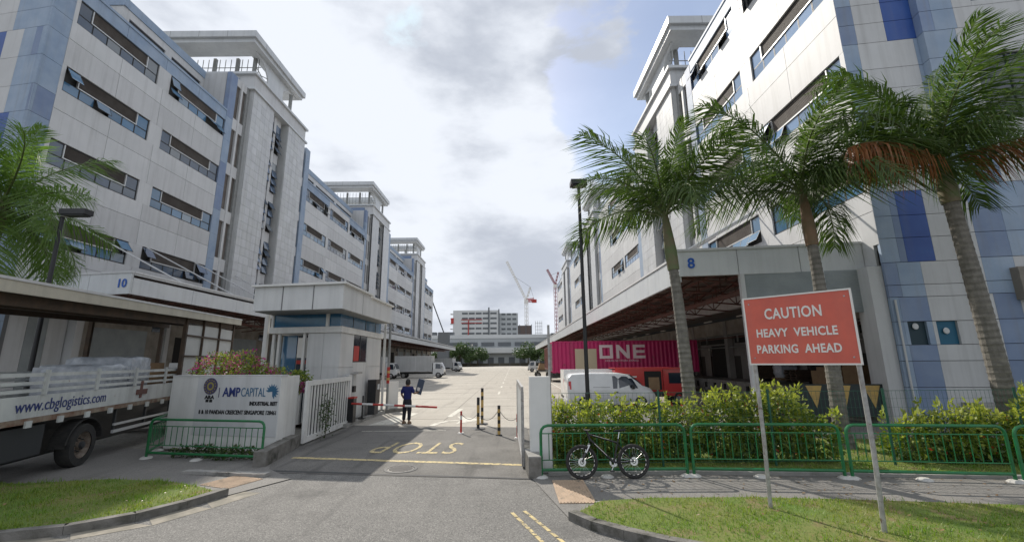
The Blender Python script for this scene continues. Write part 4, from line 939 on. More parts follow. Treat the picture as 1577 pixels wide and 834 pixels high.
for k in range(11):
    a = -1.2 + k * .42; cx, cz = -.26, 1.69; q = 1.15
    star.add([(cx, -.022, cz), (cx + q * (.11 * math.cos(a) - .03 * math.sin(a)), -.022, cz + q * (.11 * math.sin(a) + .03 * math.cos(a))), (cx + .2 * q * math.cos(a), -.022, cz + .2 * q * math.sin(a)), (cx + q * (.11 * math.cos(a) + .03 * math.sin(a)), -.022, cz + q * (.11 * math.sin(a) - .03 * math.cos(a)))], [(0, 1, 2, 3)])
star.build('logo_leaf', TEALP, t, kind='stuff')
t = thing('stone_block', 'low dark weathered stone upstand at the foot of the sign wall', 'upstand', (-6.1, 11.3, 0), R(9.5))
MB().box((-.3, 0, 0), (-.0, 2.6, .36)).build('block', KERB, t)
t = thing('sliding_gate', 'open white barred gate leaf beside the sign wall', 'gate', (-6.55, 14.1, .05), R(2))
for nm, a, b in (('bottom_rail', (-.04, 0, 0), (.04, 4.2, .16)), ('top_rail', (-.04, 0, 1.72), (.04, 4.2, 1.88)), ('stile', (-.045, 0, .16), (.045, .22, 1.72)), ('stile', (-.045, 4.0, .16), (.045, 4.2, 1.72))): MB().box(a, b).build(nm, WPAINT, t)
MB().box((-.14, .2, .1), (-.10, 4.0, 1.76)).build('gap_shade_sheet', DKFRAME, t)  # added dark sheet standing in for the shade behind the gate bars
bm_ = MB().box((-.014, -.05, .16), (.014, .05, 1.72)).mesh('bar', WPAINT)
for k in range(15): link('bar', bm_, t, loc=(0, .42 + k * .248, 0))
t = thing('weed_plant', 'small green weed growing through the white gate bars', 'plant', (-6.4, 15.4, 0))
p_ = rng.normal(size=(260, 3)) * np.array([.08, .28, .38]) + np.array([0, 0, .75]); p_[:, 2] = np.abs(p_[:, 2]); link('leaf_cloud', leaves(p_, .09, LEAFD), t, kind='stuff')
MB().tube([(0, 0, 0), (.02, .05, .5), (0, .1, 1.2)], .012, 5).build('stem', BARK, t)
# right pillar wall and folded gate
t = thing('gate_pillar', 'pale grey upright wall slab at the right side of the gateway', 'wall', (.38, 10.55, 0), 0)
MB().box((0, 0, .0), (.5, .28, 2.12)).build('slab', WPAINT, t); MB().tube([(.5, .12, 0), (.5, .12, 3.35)], .03, 8).build('pole', STEEL, t)
t = thing('folded_gate', 'narrow steel gate frame folded back behind the right gate slab', 'gate', (.22, 10.9, 0), R(1))
for nm, a, b in (('bottom_rail', (-.03, 0, .05), (.03, 4.2, .18)), ('top_rail', (-.03, 0, 1.75), (.03, 4.2, 1.87)), ('stile', (-.035, 0, .18), (.035, .18, 1.75)), ('stile', (-.035, 4.0, .18), (.035, 4.2, 1.75))): MB().box(a, b).build(nm, STEEL, t)
for k in range(15): link('bar', bm_, t, loc=(0, .4 + k * .245, 0))
t = thing('kerb_block', 'dark mossy concrete block at the foot of the right gate slab', 'concrete block', (.32, 10.0, 0), R(4))
MB().box((0, 0, 0), (.28, 1.3, .42)).build('block', KERB, t); MB().box((0, 0.01, .42), (.28, 1.3, .45)).build('top', CONC, t)

# ------------------------------------------------------------------ green tube railings
def railing(label, a, b, h=1.08, nb=17):
    a = Vector((*a, 0)); b = Vector((*b, 0)); L = (b - a).length; rz = math.atan2(b.y - a.y, b.x - a.x)
    t = thing('railing', label, 'railing', a, rz, None)
    c_ = .16; arc0 = [(0, 0, 0), (0, 0, h - c_)] + [(c_ - c_ * math.cos(q), 0, h - c_ + c_ * math.sin(q)) for q in (.5, 1.0, 1.57)]
    arc1 = [(L - x, y, z) for x, y, z in reversed(arc0)]
    MB().tube(arc0 + arc1, .032, 8).build('outer_tube', GREEN, t, smooth=True)
    for z, r_ in ((.16, .032), (.36, .012), (h - .17, .012)): MB().tube([(.02, 0, z), (L - .02, 0, z)], r_, 8).build('rail', GREEN, t)
    bar = MB().tube([(0, 0, .36), (0, 0, h - .17)], .010, 6).mesh('bar', GREEN)
    for k in range(nb): link('bar', bar, t, loc=(L * (k + 1) / (nb + 1), 0, 0))
    for x in (0, L, L * .45):
        fb = MB(); pr = [(0, .05), (.08, .045), (.13, .02), (.15, 0)]; fb.lathe(pr, (x, 0, .01), (0, 0, 1), 10); fb.build('concrete_foot', mat('foot_concrete', (.5, .49, .46), .9), t)
    return t
railing('green tube railing section with the bicycle leaning on it', (.6, 10.09), (3.78, 10.07))
railing('green tube railing section behind the left post of the red sign', (3.92, 10.07), (6.98, 9.78))
railing('green tube railing section right of the red sign', (7.12, 9.75), (10.1, 9.36))
railing('green tube railing section at the right edge of the picture', (10.25, 9.33), (13.2, 8.95))
railing('green tube railing section in front of the white sign wall', (-9.95, 12.4), (-6.45, 11.72), 1.02, 19)
railing('short green tube railing return between the lorry and the sign wall', (-10.9, 14.3), (-10.02, 12.5), .98, 10)
# mesh fence behind the hedge
t = thing('mesh_fence', 'thin green wire mesh fence with posts behind the railings', 'fence', (.9, 10.9, 0), R(-1.0))
post = MB().tube([(0, 0, 0), (0, 0, 1.76)], .028, 8).mesh('post', MESHG)
fx = (0, 2.62, 5.25, 8.0, 11.1, 14.2)
for x in fx: link('post', post, t, loc=(x, 0, 0))
wm_ = MB()
for x in np.arange(0, 14.2, .1): wm_.box((x, -.002, .12), (x + .0035, .002, 1.7))
for z in np.arange(.12, 1.72, .2): wm_.box((0, -.003, z), (14.2, .003, z + .004))
for z in (.12, 1.7): wm_.box((0, -.005, z), (14.2, .005, z + .01))
wm_.build('wire_mesh', MESHG, t, kind='stuff')

# ------------------------------------------------------------------ planting
def shrub(name, label, cat, boxes, n, size, mats, stems, young=.2, flower=.01, seed=1):
    """boxes: ellipsoids (cx,cy,cz,rx,ry,rz)"""
    t = thing(name, label, cat, (boxes[0][0], boxes[0][1], 0)); o0 = np.array([boxes[0][0], boxes[0][1], 0])
    pts = []; outs = []
    vols = np.array([b[3] * b[4] * b[5] for b in boxes]); cnt = (vols / vols.sum() * n).astype(int)
    for b, k in zip(boxes, cnt):
        d = rng.normal(size=(k, 3)); d /= np.linalg.norm(d, axis=1)[:, None]; r_ = rng.uniform(.25, 1, k) ** .45
        r_ *= 1 + .18 * np.sin(d[:, 0] * 9 + b[0] * 3) * np.cos(d[:, 2] * 8) 
        p = np.array(b[:3]) + d * r_[:, None] * np.array(b[3:]); pts.append(p); outs.append(d)
    P_ = np.concatenate(pts); D_ = np.concatenate(outs); k = P_[:, 2] > .06; P_, D_ = P_[k], D_[k]
    top = P_[:, 2] / P_[:, 2].max()
    mi = np.zeros(len(P_)); u = rng.uniform(size=len(P_)); mi[(u < young * 2.2 * top ** 3)] = 1
    if flower: mi[(rng.uniform(size=len(P_)) < flower * (1.6 if flower > .1 else 1)) & ((np.sin(P_[:, 0] * 6.1) * np.cos(P_[:, 2] * 7.3) + np.sin(P_[:, 1] * 5) * .4 > .05) | (flower < .1))] = 2
    link('leaf_cloud', leaves(P_ - o0, size, mats, outward=D_ * .8, mi=mi), t, kind='stuff')
    if cat in ('hedge', 'shrub'):
        sp = []; 
        for k in range(34):
            b = boxes[random.randrange(len(boxes))]; x = b[0] + random.uniform(-.9, .9) * b[3]; y = b[1] + random.uniform(-.8, .6) * b[4]; zt_ = b[2] + b[5] * random.uniform(.75, .95); hh = random.uniform(.12, .38)
            m_ = int(hh * 60); u = rng.uniform(size=m_); sp.append(np.stack([x + rng.normal(size=m_) * .035, y + rng.normal(size=m_) * .035, zt_ + u * hh], 1) - o0)
        sp = np.concatenate(sp); link('young_shoots', leaves(sp, size * 1.05, [LEAFHY], droop=-.5), t, kind='stuff')
    for k in range(stems):
        b = boxes[k % len(boxes)]; x, y = b[0] - o0[0] + random.uniform(-.4, .4) * b[3], b[1] - o0[1] + random.uniform(-.3, .3) * b[4]
        MB().tube([(x, y, 0), (x + random.uniform(-.1, .1), y, b[2] * .6), (x + random.uniform(-.25, .25), y + random.uniform(-.1, .1), b[2] + b[5] * .75)], [.022, .016, .008], 5).build('stem', BARK, t)
    return t
HM = [LEAFH, LEAFHY, FLOWR]
shrub('hedge', 'dense leafy green hedge behind the railing and the bicycle', 'hedge', [(1.5, 11.6, .72, .75, .55, .72), (2.4, 11.7, .73, .8, .6, .73), (3.4, 11.6, .70, .85, .55, .72), (4.4, 11.6, .74, .8, .6, .74), (1.2, 11.5, .6, .4, .5, .62), (2.9, 11.5, .5, 2, .5, .5)], 12500, .11, HM, 10, .4, .012)
shrub('hedge', 'leafy hedge with yellow green shoots behind the left post of the red sign', 'hedge', [(5.3, 11.5, .74, .75, .6, .72), (6.1, 11.4, .84, .7, .6, .78), (6.85, 11.4, .84, .62, .55, .82), (7.55, 11.3, .55, .5, .5, .5)], 8500, .12, HM, 9, .4, .008)
shrub('shrub', 'low broad shrub right of the red sign behind the railing', 'shrub', [(9.8, 11.2, .46, .7, .55, .46), (10.7, 11.1, .60, .8, .6, .58), (11.6, 11.0, .56, .8, .6, .56)], 7000, .11, HM, 8, .45, .008)
shrub('shrub', 'tall shrub at the right edge behind the third palm', 'shrub', [(12.7, 10.8, .8, .7, .6, .8), (13.6, 10.4, 1.2, .8, .6, 1.1)], 6000, .12, HM, 6, .45, .01)
shrub('bougainvillea', 'pink flowering bougainvillea bush above the sign wall', 'flowering bush', [(-9.7, 14.45, 2.2, .85, .5, .68), (-8.7, 14.15, 2.3, .8, .5, .62), (-9.2, 14.4, 1.3, 1.0, .4, .9), (-8.0, 13.95, 2.05, .6, .42, .5)], 9000, .085, [LEAFH, LEAFHY, FLOW], 7, .3, .22)
shrub('bougainvillea', 'lower bougainvillea spilling over the wall end beside the gate', 'flowering bush', [(-7.35, 13.75, 1.95, .45, .4, .42), (-7.1, 14.6, 1.9, .4, .5, .36), (-7.4, 14.0, 1.1, .3, .3, .8)], 4500, .085, [LEAFH, LEAFHY, FLOW], 5, .15, .28)
shrub('fern_strip', 'low green weeds along the foot of the sign wall', 'weeds', [(-8.6, 12.5, .12, .8, .12, .22), (-7.3, 12.15, .12, .8, .12, .22)], 1800, .09, [LEAFD, LEAFH, FLOWR], 3, .1, 0)

# ------------------------------------------------------------------ palms
def frond_mesh(L, droop, seed, mats, light=False, dead=False, spread=.78):
    r = np.random.default_rng(seed); m = 26; xs = []; a = 0.0; p = np.array([0., 0., 0.]); ang = 0.0; ds = L / m
    for i in range(m + 1):
        xs.append(p.copy()); ang = -droop * (i / m) ** 1.4; p = p + ds * np.array([math.cos(ang), 0, math.sin(ang)])
    xs = np.array(xs); mb = MB(); mb.tube([tuple(q) for q in xs], [max(.028 * (1 - i / m) + .004, .004) for i in range(m + 1)], 5, 1)
    V = []; F = []
    nl = 92
    for side in (-1, 1):
        for k in range(nl):
            tt = .10 + .90 * k / (nl - 1); i = min(int(tt * m), m - 1); fr = tt * m - i; q = xs[i] * (1 - fr) + xs[i + 1] * fr
            tan = xs[i + 1] - xs[i]; tan /= np.linalg.norm(tan); nrm = np.array([-tan[2], 0, tan[0]]); sd = np.array([0, side, 0.])
            ll = spread * L / 2.8 * (math.sin(math.pi * min(1, .14 + .80 * tt)) ** .6) * r.uniform(.78, 1.1)
            if tt > .9: ll *= 1 - (tt - .9) * 4
            el = r.uniform(-.6, .6) + (r.choice([-.2, .35]) if not dead else -.9)
            d = tan * (.45 + .35 * tt + r.uniform(-.1, .1)) + sd * math.cos(el) + nrm * math.sin(el); d /= np.linalg.norm(d)
            w = .0145 * L / 2.8 * r.uniform(.8, 1.2); wv = np.cross(d, nrm); wv /= np.linalg.norm(wv) + 1e-9
            q1 = q + d * ll * .5 + np.array([0, 0, -.14 * ll]); q2 = q + d * ll * .88 + np.array([0, 0, -(r.uniform(.45, 1.0) if not dead else .9) * ll])
            o = len(V); V += [q - wv * w * .5, q + wv * w * .5, q1 + wv * w, q1 - wv * w, q2]; F += [(o, o + 1, o + 2, o + 3), (o + 3, o + 2, o + 4)]
    mb.add(V, F, 0)
    me = bpy.data.meshes.new('frond'); me.from_pydata(mb.v, [], mb.f)
    for k in mats: me.materials.append(k)
    me.polygons.foreach_set('material_index', mb.mi); return me
FR = {}
for key, mm in (('g', [LEAFP, RACH]), ('l', [LEAFPL, RACH])):
    FR[key] = [frond_mesh(3.0, dr, 40 + i, mm) for i, dr in enumerate((.65, .9, 1.15, 1.4, 1.65))]
FR['d'] = [frond_mesh(3.0, .75, 77, [LEAFBR, RACH], dead=True)]
def palm(label, base, top, r0, r1, nf, scale, key, seed, shaft=1.1, brown=None, elev=(1.45, .34), spear=True, shm=None, azs=None):
    rn = random.Random(seed); t = thing('palm_tree', label, 'palm tree', (base[0], base[1], 0.03))
    b = Vector((0, 0, 0)); tp = Vector((top[0] - base[0], top[1] - base[1], top[2])); n = 110; rs = []; ps = []
    ht = 1 - shaft / tp.z
    for i in range(n + 1):
        u = i / n * ht; ps.append(Vector((tp.x * u + .06 * math.sin(u * 3), tp.y * u, tp.z * u))); rr = r0 + (r1 - r0) * (u / ht) + .05 * r0 * math.sin(u * 5) + (.5 * r0 * max(0, .06 - u) / .06) 
        rs.append(rr * (1.0 + (.03 if i % 3 == 0 else -.012 * (i % 3)) + rn.uniform(-.008, .008)))
    MB().tube(ps, rs, 14).build('trunk', TRUNK, t, smooth=False)
    s0 = ps[-1]; MB().tube([s0, s0.lerp(tp, .3), s0.lerp(tp, .7), tp], [r1 * 1.15, r1 * 1.25, r1 * .85, r1 * .45], 12).build('crownshaft', shm or SHAFT, t, smooth=True)
    for k in range(nf):
        u = k / (nf - 1); el = elev[0] + (elev[1] - elev[0]) * u ** .8 + rn.uniform(-.08, .08); az = k * 2.399 + rn.uniform(-.2, .2)
        if azs: az = azs[k % len(azs)] + rn.uniform(-.15, .15)
        mi = min(4, int(u * 4.99)); me = FR[key][mi]; sc_ = scale * rn.uniform(.88, 1.1) * (1.0 if u > .15 else .8)
        M = Matrix.Rotation(az, 4, 'Z') @ Matrix.Rotation(-el, 4, 'Y') @ Matrix.Rotation(rn.uniform(-.5, .5), 4, 'X')
        o = link('frond', me, t); o.matrix_local = Matrix.Translation(tp - Vector((0, 0, .05 + .25 * u))) @ M @ Matrix.Scale(sc_, 4)
    if spear:
        MB().tube([tp, tp + Vector((.1, 0, .8)), tp + Vector((.28, 0, 1.75 * scale))], [.05, .035, .004], 6).build('spear_leaf', mat('spear_leaf', (.20, .25, .04), .6), t)
    for (az, el, sc_) in (brown or []):
        o = link('dead_frond', FR['d'][0], t); o.matrix_local = Matrix.Translation(tp - Vector((0, .12, .25))) @ Matrix.Rotation(az, 4, 'Z') @ Matrix.Rotation(-el, 4, 'Y') @ Matrix.Scale(sc_, 4)
    return t
palm('palm tree nearest the dark lamp post with a green crownshaft', (5.15, 13.0), (4.85, 13.0, 7.15), .19, .15, 16, 1.2, 'g', 8, 2.0, elev=(1.45, .5))
palm('palm tree behind the red caution sign with a brown crownshaft', (9.26, 12.84), (9.2, 12.84, 7.75), .20, .15, 17, 1.32, 'g', 9, 1.9, shm=SHAFTB)
palm('thickest palm tree near the right edge with a hanging brown frond', (13.0, 11.8), (12.6, 11.8, 8.3), .225, .19, 19, 1.45, 'g', 14, 1.5, brown=[(R(197), .26, 1.3), (R(-38), .22, 1.15)])
palm('light green palm tree behind the lorry at the left edge', (-18.3, 14.5), (-18.15, 14.5, 8.25), .2, .16, 20, 1.3, 'l', 21, 1.2, elev=(1.45, -.45))

# ------------------------------------------------------------------ lamp posts
def lamp(label, base, h, head_dx, r=.07, arm=0):
    t = thing('street_lamp', label, 'lamp post', (base[0], base[1], 0))
    MB().tube([(0, 0, 0), (0, 0, 1.4), (0, 0, 1.45), (0, 0, h)], [r * 1.25, r * 1.25, r, r * .8], 12).build('pole', BLACK, t, smooth=False)
    MB().lathe([(0, .03), (.16, .03), (.16, 0)], (0, 0, 0), (0, 0, 1), 12).build('base_plate', BLACK, t)
    MB().box((-.04, -.04, h - .02), (.04, .04, h + .12)).build('bracket', BLACK, t)
    hd = MB(); a = head_dx
    if arm:
        hd.box((.0, -.16, h + .10), (arm, .16, h + .28)); hd.box((.05, -.13, h + .06), (arm - .05, .13, h + .10))
    else:
        hd.prism([(-.3, -.22), (.28, -.22), (.28, .22), (-.3, .22)], h + .12, h + .3); hd.box((-.22, -.16, h + .07), (.2, .16, h + .12))
    hd.build('lamp_head', BLACK, t)
    MB().box((-.12, -.1, h + .055 if not arm else h + .045), (.12, .1, h + .065 if not arm else h + .055)).build('lens', mat('lamp_lens', (.5, .5, .48), .3), t)
    return t
lamp('black lamp post in front of the red and magenta containers', (2.5, 15.0), 8.7, 0)
lamp('black lamp post behind the lorry roof on the left', (-14.85, 13.55), 7.25, 1, .07, .85)

# ------------------------------------------------------------------ caution sign
sA, sB = Vector((4.17, 7.66, 0)), Vector((5.19, 6.60, 0)); sd_ = sB - sA; sL = sd_.length; sz_ = math.atan2(sd_.y, sd_.x)
t = thing('warning_sign', 'red caution sign about heavy vehicles on two leaning steel posts', 'sign', (sA.x, sA.y, .1), sz_)
MB().box((-.02, -.012, 2.31), (sL + .02, .012, 3.42)).build('plate', SIGNRED, t)
bd = MB()
for a, b in (((-.045, 2.285), (sL + .045, 2.31)), ((-.045, 3.42), (sL + .045, 3.445)), ((-.045, 2.31), (-.02, 3.42)), ((sL + .02, 2.31), (sL + .045, 3.42))): bd.box((a[0], -.02, a[1]), (b[0], .02, b[1]))
bd.build('border', SIGNWH, t)
for x, tw in ((.02, -.02), (sL - .02, .02)):
    p = MB(); p.tube([(x - .03, .045, -.1), (x + tw * .2, .05, 1.1), (x, .045, 3.3)], .033, 8); p.build('post', STEEL, t, smooth=True)
def st(txt, size, z, w_): place_text('lettering', fit(text_mesh(txt, size, SIGNWH, ext=.002, bold=.005, spacing=1.06), w_), t, (sL / 2 - .04, -.016, z), (1, 0, 0), (0, 0, 1))
st('CAUTION', .25, 3.13, .82); st('HEAVY  VEHICLE', .19, 2.81, 1.15); st('PARKING  AHEAD', .19, 2.54, 1.19)
for x, z in ((.05, 2.4), (.05, 3.33), (sL - .05, 2.4), (sL - .05, 3.33)): MB().lathe([(0, .018), (.012, .018), (.014, .012)], (x, 0, z), (0, -1, 0), 8).build('bolt', STEEL, t)

# ------------------------------------------------------------------ bicycle
t = thing('bicycle', 'black mountain bike leaning on the green railing', 'bicycle', (1.46, 9.86, .012), R(1.5)); t.rotation_euler = (R(-7), 0, R(1.5))
def wheel(x):
    r0 = .325
    MB().torus((x, 0, r0 + .02), (0, 1, 0), r0 - .01, .033, 36, 8).build('tyre', RUBBER, t, smooth=True)
    MB().torus((x, 0, r0 + .02), (0, 1, 0), r0 - .05, .014, 36, 6).build('rim', BLACK, t, smooth=True)
    dk = MB()
    for k in range(18):
        a0 = k * math.pi / 9; pp = [(x + (r0 - .055) * math.cos(a0 + q), -.018, r0 + .02 + (r0 - .055) * math.sin(a0 + q)) for q in (0, .09, .18)]; dk.tube(pp, .0065, 4)
    dk.build('rim_decal', SIGNWH, t)
    sp = MB()
    for k in range(28):
        a = k * 2 * math.pi / 28; sp.tube([(x, .02 * (-1) ** k, r0 + .02), (x + (r0 - .06) * math.cos(a), 0, r0 + .02 + (r0 - .06) * math.sin(a))], .0016, 3, caps=False)
    sp.build('spokes', CHROME, t)
    dr = MB(); dr.lathe([(.045, 0), (.045, .003), (.085, .003), (.085, 0), (.045, 0)], (x, -.045, r0 + .02), (0, -1, 0), 24); dr.lathe([(0, .05), (.03, .05), (.03, -.05), (0, -.05)], (x, 0, r0 + .02), (0, 1, 0), 10); dr.build('brake_disc', CHROME, t)
fw, rw = 0.0, 1.12
wheel(fw); wheel(rw)
H_ = (.20, 0, .80); HT = (.17, 0, .90); BBk = (.70, 0, .32); ST = (.80, 0, .72); RX = (rw, 0, .345)
fm = MB(); fm.tube([H_, BBk], .026, 8); fm.tube([HT, ST], .020, 8); fm.tube([BBk, (.83, 0, .80)], .018, 8); fm.tube([(.215, 0, .76), (.155, 0, .95)], .026, 8)
for y in (-.05, .05): fm.tube([(ST[0] - .0, y * .4, ST[2] - .02), (rw, y, .345)], .011, 6); fm.tube([(BBk[0], y, .32), (rw, y, .345)], .012, 6)
fm.build('frame', BLACK, t, smooth=True)
fd = MB(); fd.tube([(.30, -.0275, .71), (.55, -.0275, .47)], .007, 4); fd.tube([(.28, -.022, .88), (.62, -.022, .785)], .004, 4); fd.build('frame_decal', SIGNWH, t)
fk = MB()
for y in (-.06, .06): fk.tube([(.19, y, .70), (fw, y, .345)], .016, 6)
fk.tube([(.19, -.06, .70), (.19, .06, .70)], .02, 6); fk.build('fork', BLACK, t, smooth=True)
fk2 = MB(); 
for y in (-.06, .06): fk2.tube([(.186, y, .69), (.10, y, .53)], .019, 6)
fk2.build('fork_leg', CHROME, t)
hb = MB(); hb.tube([(.155, 0, .95), (.10, 0, .99)], .018, 6); hb.tube([(.16, -.33, .99), (.10, -.06, .985), (.10, .06, .985), (.16, .33, .99)], .014, 6); hb.build('handlebar', BLACK, t, smooth=True)
for y in (-.31, .31): MB().tube([(.155, y - .05, .99), (.155, y + .05, .99)], .019, 8).build('grip', RUBBER, t)
MB().tube([(.83, 0, .80), (.865, 0, .94)], .014, 6).build('seat_post', CHROME, t)
MB().loft([[(.74, y * .3, .955 + z) for y, z in ((-.05, 0), (0, .02), (.05, 0), (0, -.02))], [(.86, y, .965 + z) for y, z in ((-.05, 0), (0, .03), (.05, 0), (0, -.03))], [(1.0, y * 1.5, .98 + z) for y, z in ((-.05, 0), (0, .025), (.05, 0), (0, -.02))]]).build('saddle', BLACK, t, smooth=True)
ck = MB(); ck.lathe([(.05, 0), (.05, .008), (.09, .008), (.09, 0)], (.70, .045, .32), (0, 1, 0), 18); ck.tube([(.70, -.06, .32), (.62, -.06, .17)], .011, 6); ck.tube([(.70, .07, .32), (.78, .07, .47)], .011, 6); ck.build('crank', CHROME, t)
for c_ in ((.62, -.11, .17), (.78, .12, .47)): MB().box((c_[0] - .045, c_[1] - .04, c_[2] - .01), (c_[0] + .045, c_[1] + .04, c_[2] + .012)).build('pedal', BLACK, t)
MB().tube([(.70, .05, .41), (rw, .05, .39), (rw, .05, .30), (.70, .05, .23)], .005, 4).build('chain', STEEL, t)

# ------------------------------------------------------------------ bollards and chains
def banded(name, label, x, y, h, r, cols, cat='bollard', base=None, foot=.1):
    t = thing(name, label, cat, (x, y, .006)); n = len(cols)
    for i, m in enumerate(cols): MB().tube([(0, 0, .03 + (h - .03) * i / n), (0, 0, .03 + (h - .03) * (i + 1) / n)], r, 12).build('band', m, t)
    MB().lathe([(0, .03), (foot, .03), (foot * 1.15, 0)], (0, 0, 0), (0, 0, 1), 14).build('base', base or BLACK, t); return t
banded('bollard', 'short yellow and black post standing alone right of the pair', -.50, 15.56, .98, .052, [YEL, BLACK] * 4)
banded('bollard', 'nearer of the paired yellow and black posts', -1.33, 17.0, 1.14, .055, [BLACK, YEL, YEL, BLACK, YEL, YEL, BLACK, BLACK], foot=.25)
banded('bollard', 'tallest yellow and black post standing behind its pair', -1.27, 18.3, 1.40, .055, [YEL, BLACK, YEL, BLACK, YEL, YEL, BLACK, YEL, BLACK], foot=.22)
banded('flexible_post', 'slim red post at the left end of the chain', -1.86, 16.04, .75, .035, [RED, RED, RED, SIGNWH, RED], base=SIGNWH)
banded('flexible_post', 'slim red post at the right end of the chain by the gate', .13, 14.95, .76, .035, [RED, RED, RED, SIGNWH, RED, RED], base=SIGNWH)
def chain(label, a, b, sag):
    a, b = Vector(a), Vector(b); pts = [a.lerp(b, k / 16) - Vector((0, 0, sag * 4 * (k / 16) * (1 - k / 16))) for k in range(17)]
    o = MB().tube(pts, .010, 5).build('chain', mat('chain_dark', (.10, .09, .08), .6), None); tagit(o, label, 'chain'); return o
chain('chain from the left red post to the paired posts', (-1.86, 16.04, .68), (-1.33, 17.0, .6), .22)
chain('chain from the paired posts to the lone short post', (-1.33, 17.0, .55), (-.5, 15.56, .85), .28)
chain('chain from the lone short post to the right red post', (-.5, 15.56, .85), (.13, 14.95, .65), .2)

# ------------------------------------------------------------------ person (walking away, carrying a board on the right arm)
def skin_mesh(name, verts, edges, radii, m, root=0, sub=1, mats=None):
    me = bpy.data.meshes.new(name); me.from_pydata(verts, edges, []); o = bpy.data.objects.new(name, me); COL.objects.link(o)
    md = o.modifiers.new('s', 'SKIN'); 
    for i, r_ in enumerate(radii): me.skin_vertices[0].data[i].radius = (r_, r_) if not isinstance(r_, tuple) else r_; me.skin_vertices[0].data[i].use_root = (i == root)
    md.use_smooth_shade = True; ms = o.modifiers.new('u', 'SUBSURF'); ms.levels = sub; ms.render_levels = sub
    dg = bpy.context.evaluated_depsgraph_get(); dg.update(); out = bpy.data.meshes.new_from_object(o.evaluated_get(dg)); bpy.data.objects.remove(o)
    out.name = name; out.materials.clear()
    for k in (mats or [m]): out.materials.append(k)
    for p in out.polygons: p.material_index = 0; p.use_smooth = True
    return out
t = thing('person', 'person in navy polo and dark trousers walking away past the barrier with raised forearm', 'person', (-4.41, 18.62, .006), R(-6))
bv = [(0, 0, .94), (0, .01, 1.08), (0, .02, 1.25), (0, .01, 1.40), (0, .0, 1.50), (0, .02, 1.60), (0, .03, 1.69),
      (-.09, 0, .90), (-.11, .03, .50), (-.12, -.02, .09), (-.12, .10, .05), (.09, 0, .90), (.11, -.02, .50), (.12, -.06, .09), (.13, .06, .05),
      (-.17, 0, 1.42), (-.26, -.01, 1.18), (-.20, .10, 1.0), (-.17, .17, .97), (.17, 0, 1.42), (.27, .02, 1.20), (.36, .16, 1.22), (.40, .22, 1.26)]
be = [(0, 1), (1, 2), (2, 3), (3, 4), (4, 5), (5, 6), (0, 7), (7, 8), (8, 9), (9, 10), (0, 11), (11, 12), (12, 13), (13, 14), (3, 15), (15, 16), (16, 17), (17, 18), (3, 19), (19, 20), (20, 21), (21, 22)]
br = [(.15, .11), (.14, .10), (.165, .115), (.15, .10), .055, .085, .075, .095, .062, .042, .035, .095, .062, .042, .035, .07, .048, .034, .028, .07, .048, .034, .028]
link('body', skin_mesh('body', bv, be, br, SKIN, sub=2), t)
cv = [0, 1, 2, 3, 15, 19, 16, 20]
sv = [bv[i] for i in cv]; sv[0] = (0, 0, .86); se = [(0, 1), (1, 2), (2, 3), (3, 4), (3, 5), (4, 6), (5, 7)]
link('shirt', skin_mesh('shirt', sv + [(0, 0, 1.47)], se + [(3, 8)], [(.185, .135), (.175, .13), (.195, .14), (.18, .125), .092, .092, .068, .068, .07], SHIRT, sub=2), t)
tv = [(0, 0, .90), (-.095, 0, .84), (-.112, .025, .50), (-.12, -.02, .12), (.095, 0, .84), (.112, -.02, .50), (.12, -.06, .12), (0, .005, 1.04)]
link('trousers', skin_mesh('trousers', tv, [(0, 7), (0, 1), (1, 2), (2, 3), (0, 4), (4, 5), (5, 6)], [(.17, .125), .115, .085, .072, .115, .085, .072, (.155, .115)], TROU, sub=2), t)
hr = MB(); hr.lathe([(0, .135), (.05, .125), (.088, .08), (.1, .02), (.098, -.05), (.085, -.1)], (0, .012, 1.655), (0, 0, 1), 16); hr.build('hair', HAIR, t, smooth=True)
for x in (-.095, .095): MB().lathe([(0, .02), (.02, .012), (.03, 0), (.018, -.01)], (x, .02, 1.62), (1 if x > 0 else -1, 0, 0), 8).build('ear', SKIN, t)
for x, y in ((-.12, 0), (.125, -.04)):
    MB().loft([[(x + a * .045, y - .1, b) for a, b in ((-1, .01), (1, .01), (.8, .09), (-.8, .09))], [(x + a * .05, y + .05, b) for a, b in ((-1, .0), (1, .0), (.8, .1), (-.8, .1))], [(x + a * .045, y + .19, b) for a, b in ((-1, .0), (1, .0), (.7, .045), (-.7, .045))]]).build('shoe', SHOE, t, smooth=True)
for sx, hx in ((-1, (-.17, .17, .97)), (1, (.40, .22, 1.26))):
    hv = [(0, 0, 0), (0, .05, .01)]; he = [(0, 1)]; hrr = [.03, .034]
    for k in range(4):
        o_ = len(hv); x = (k - 1.5) * .018; l_ = (.07, .08, .076, .06)[k]; hv += [(x, .075, .012), (x, .075 + l_ * .5, .004), (x * .9, .075 + l_ * .85, -.02)]; he += [(1, o_), (o_, o_ + 1), (o_ + 1, o_ + 2)]; hrr += [.010, .009, .008]
    o_ = len(hv); hv += [(-.035 * sx, .03, 0), (-.055 * sx, .06, -.01)]; he += [(0, o_), (o_, o_ + 1)]; hrr += [.011, .009]
    link('hand', skin_mesh('hand', [(a + hx[0], b + hx[1], c + hx[2]) for a, b, c in hv], he, hrr, SKIN, sub=1), t)
t = thing('carried_board', 'dark slate coloured board tilted beside the person past the barrier', 'board', (-4.0, 18.8, 1.28), R(-6)); t.rotation_euler = (R(8), R(17), R(-6))
MB().box((-.12, -.02, -.12), (.15, .02, .52)).build('panel', SLATE, t); MB().box((-.07, -.024, .02), (.05, -.02, .16)).build('label_patch', SIGNWH, t)

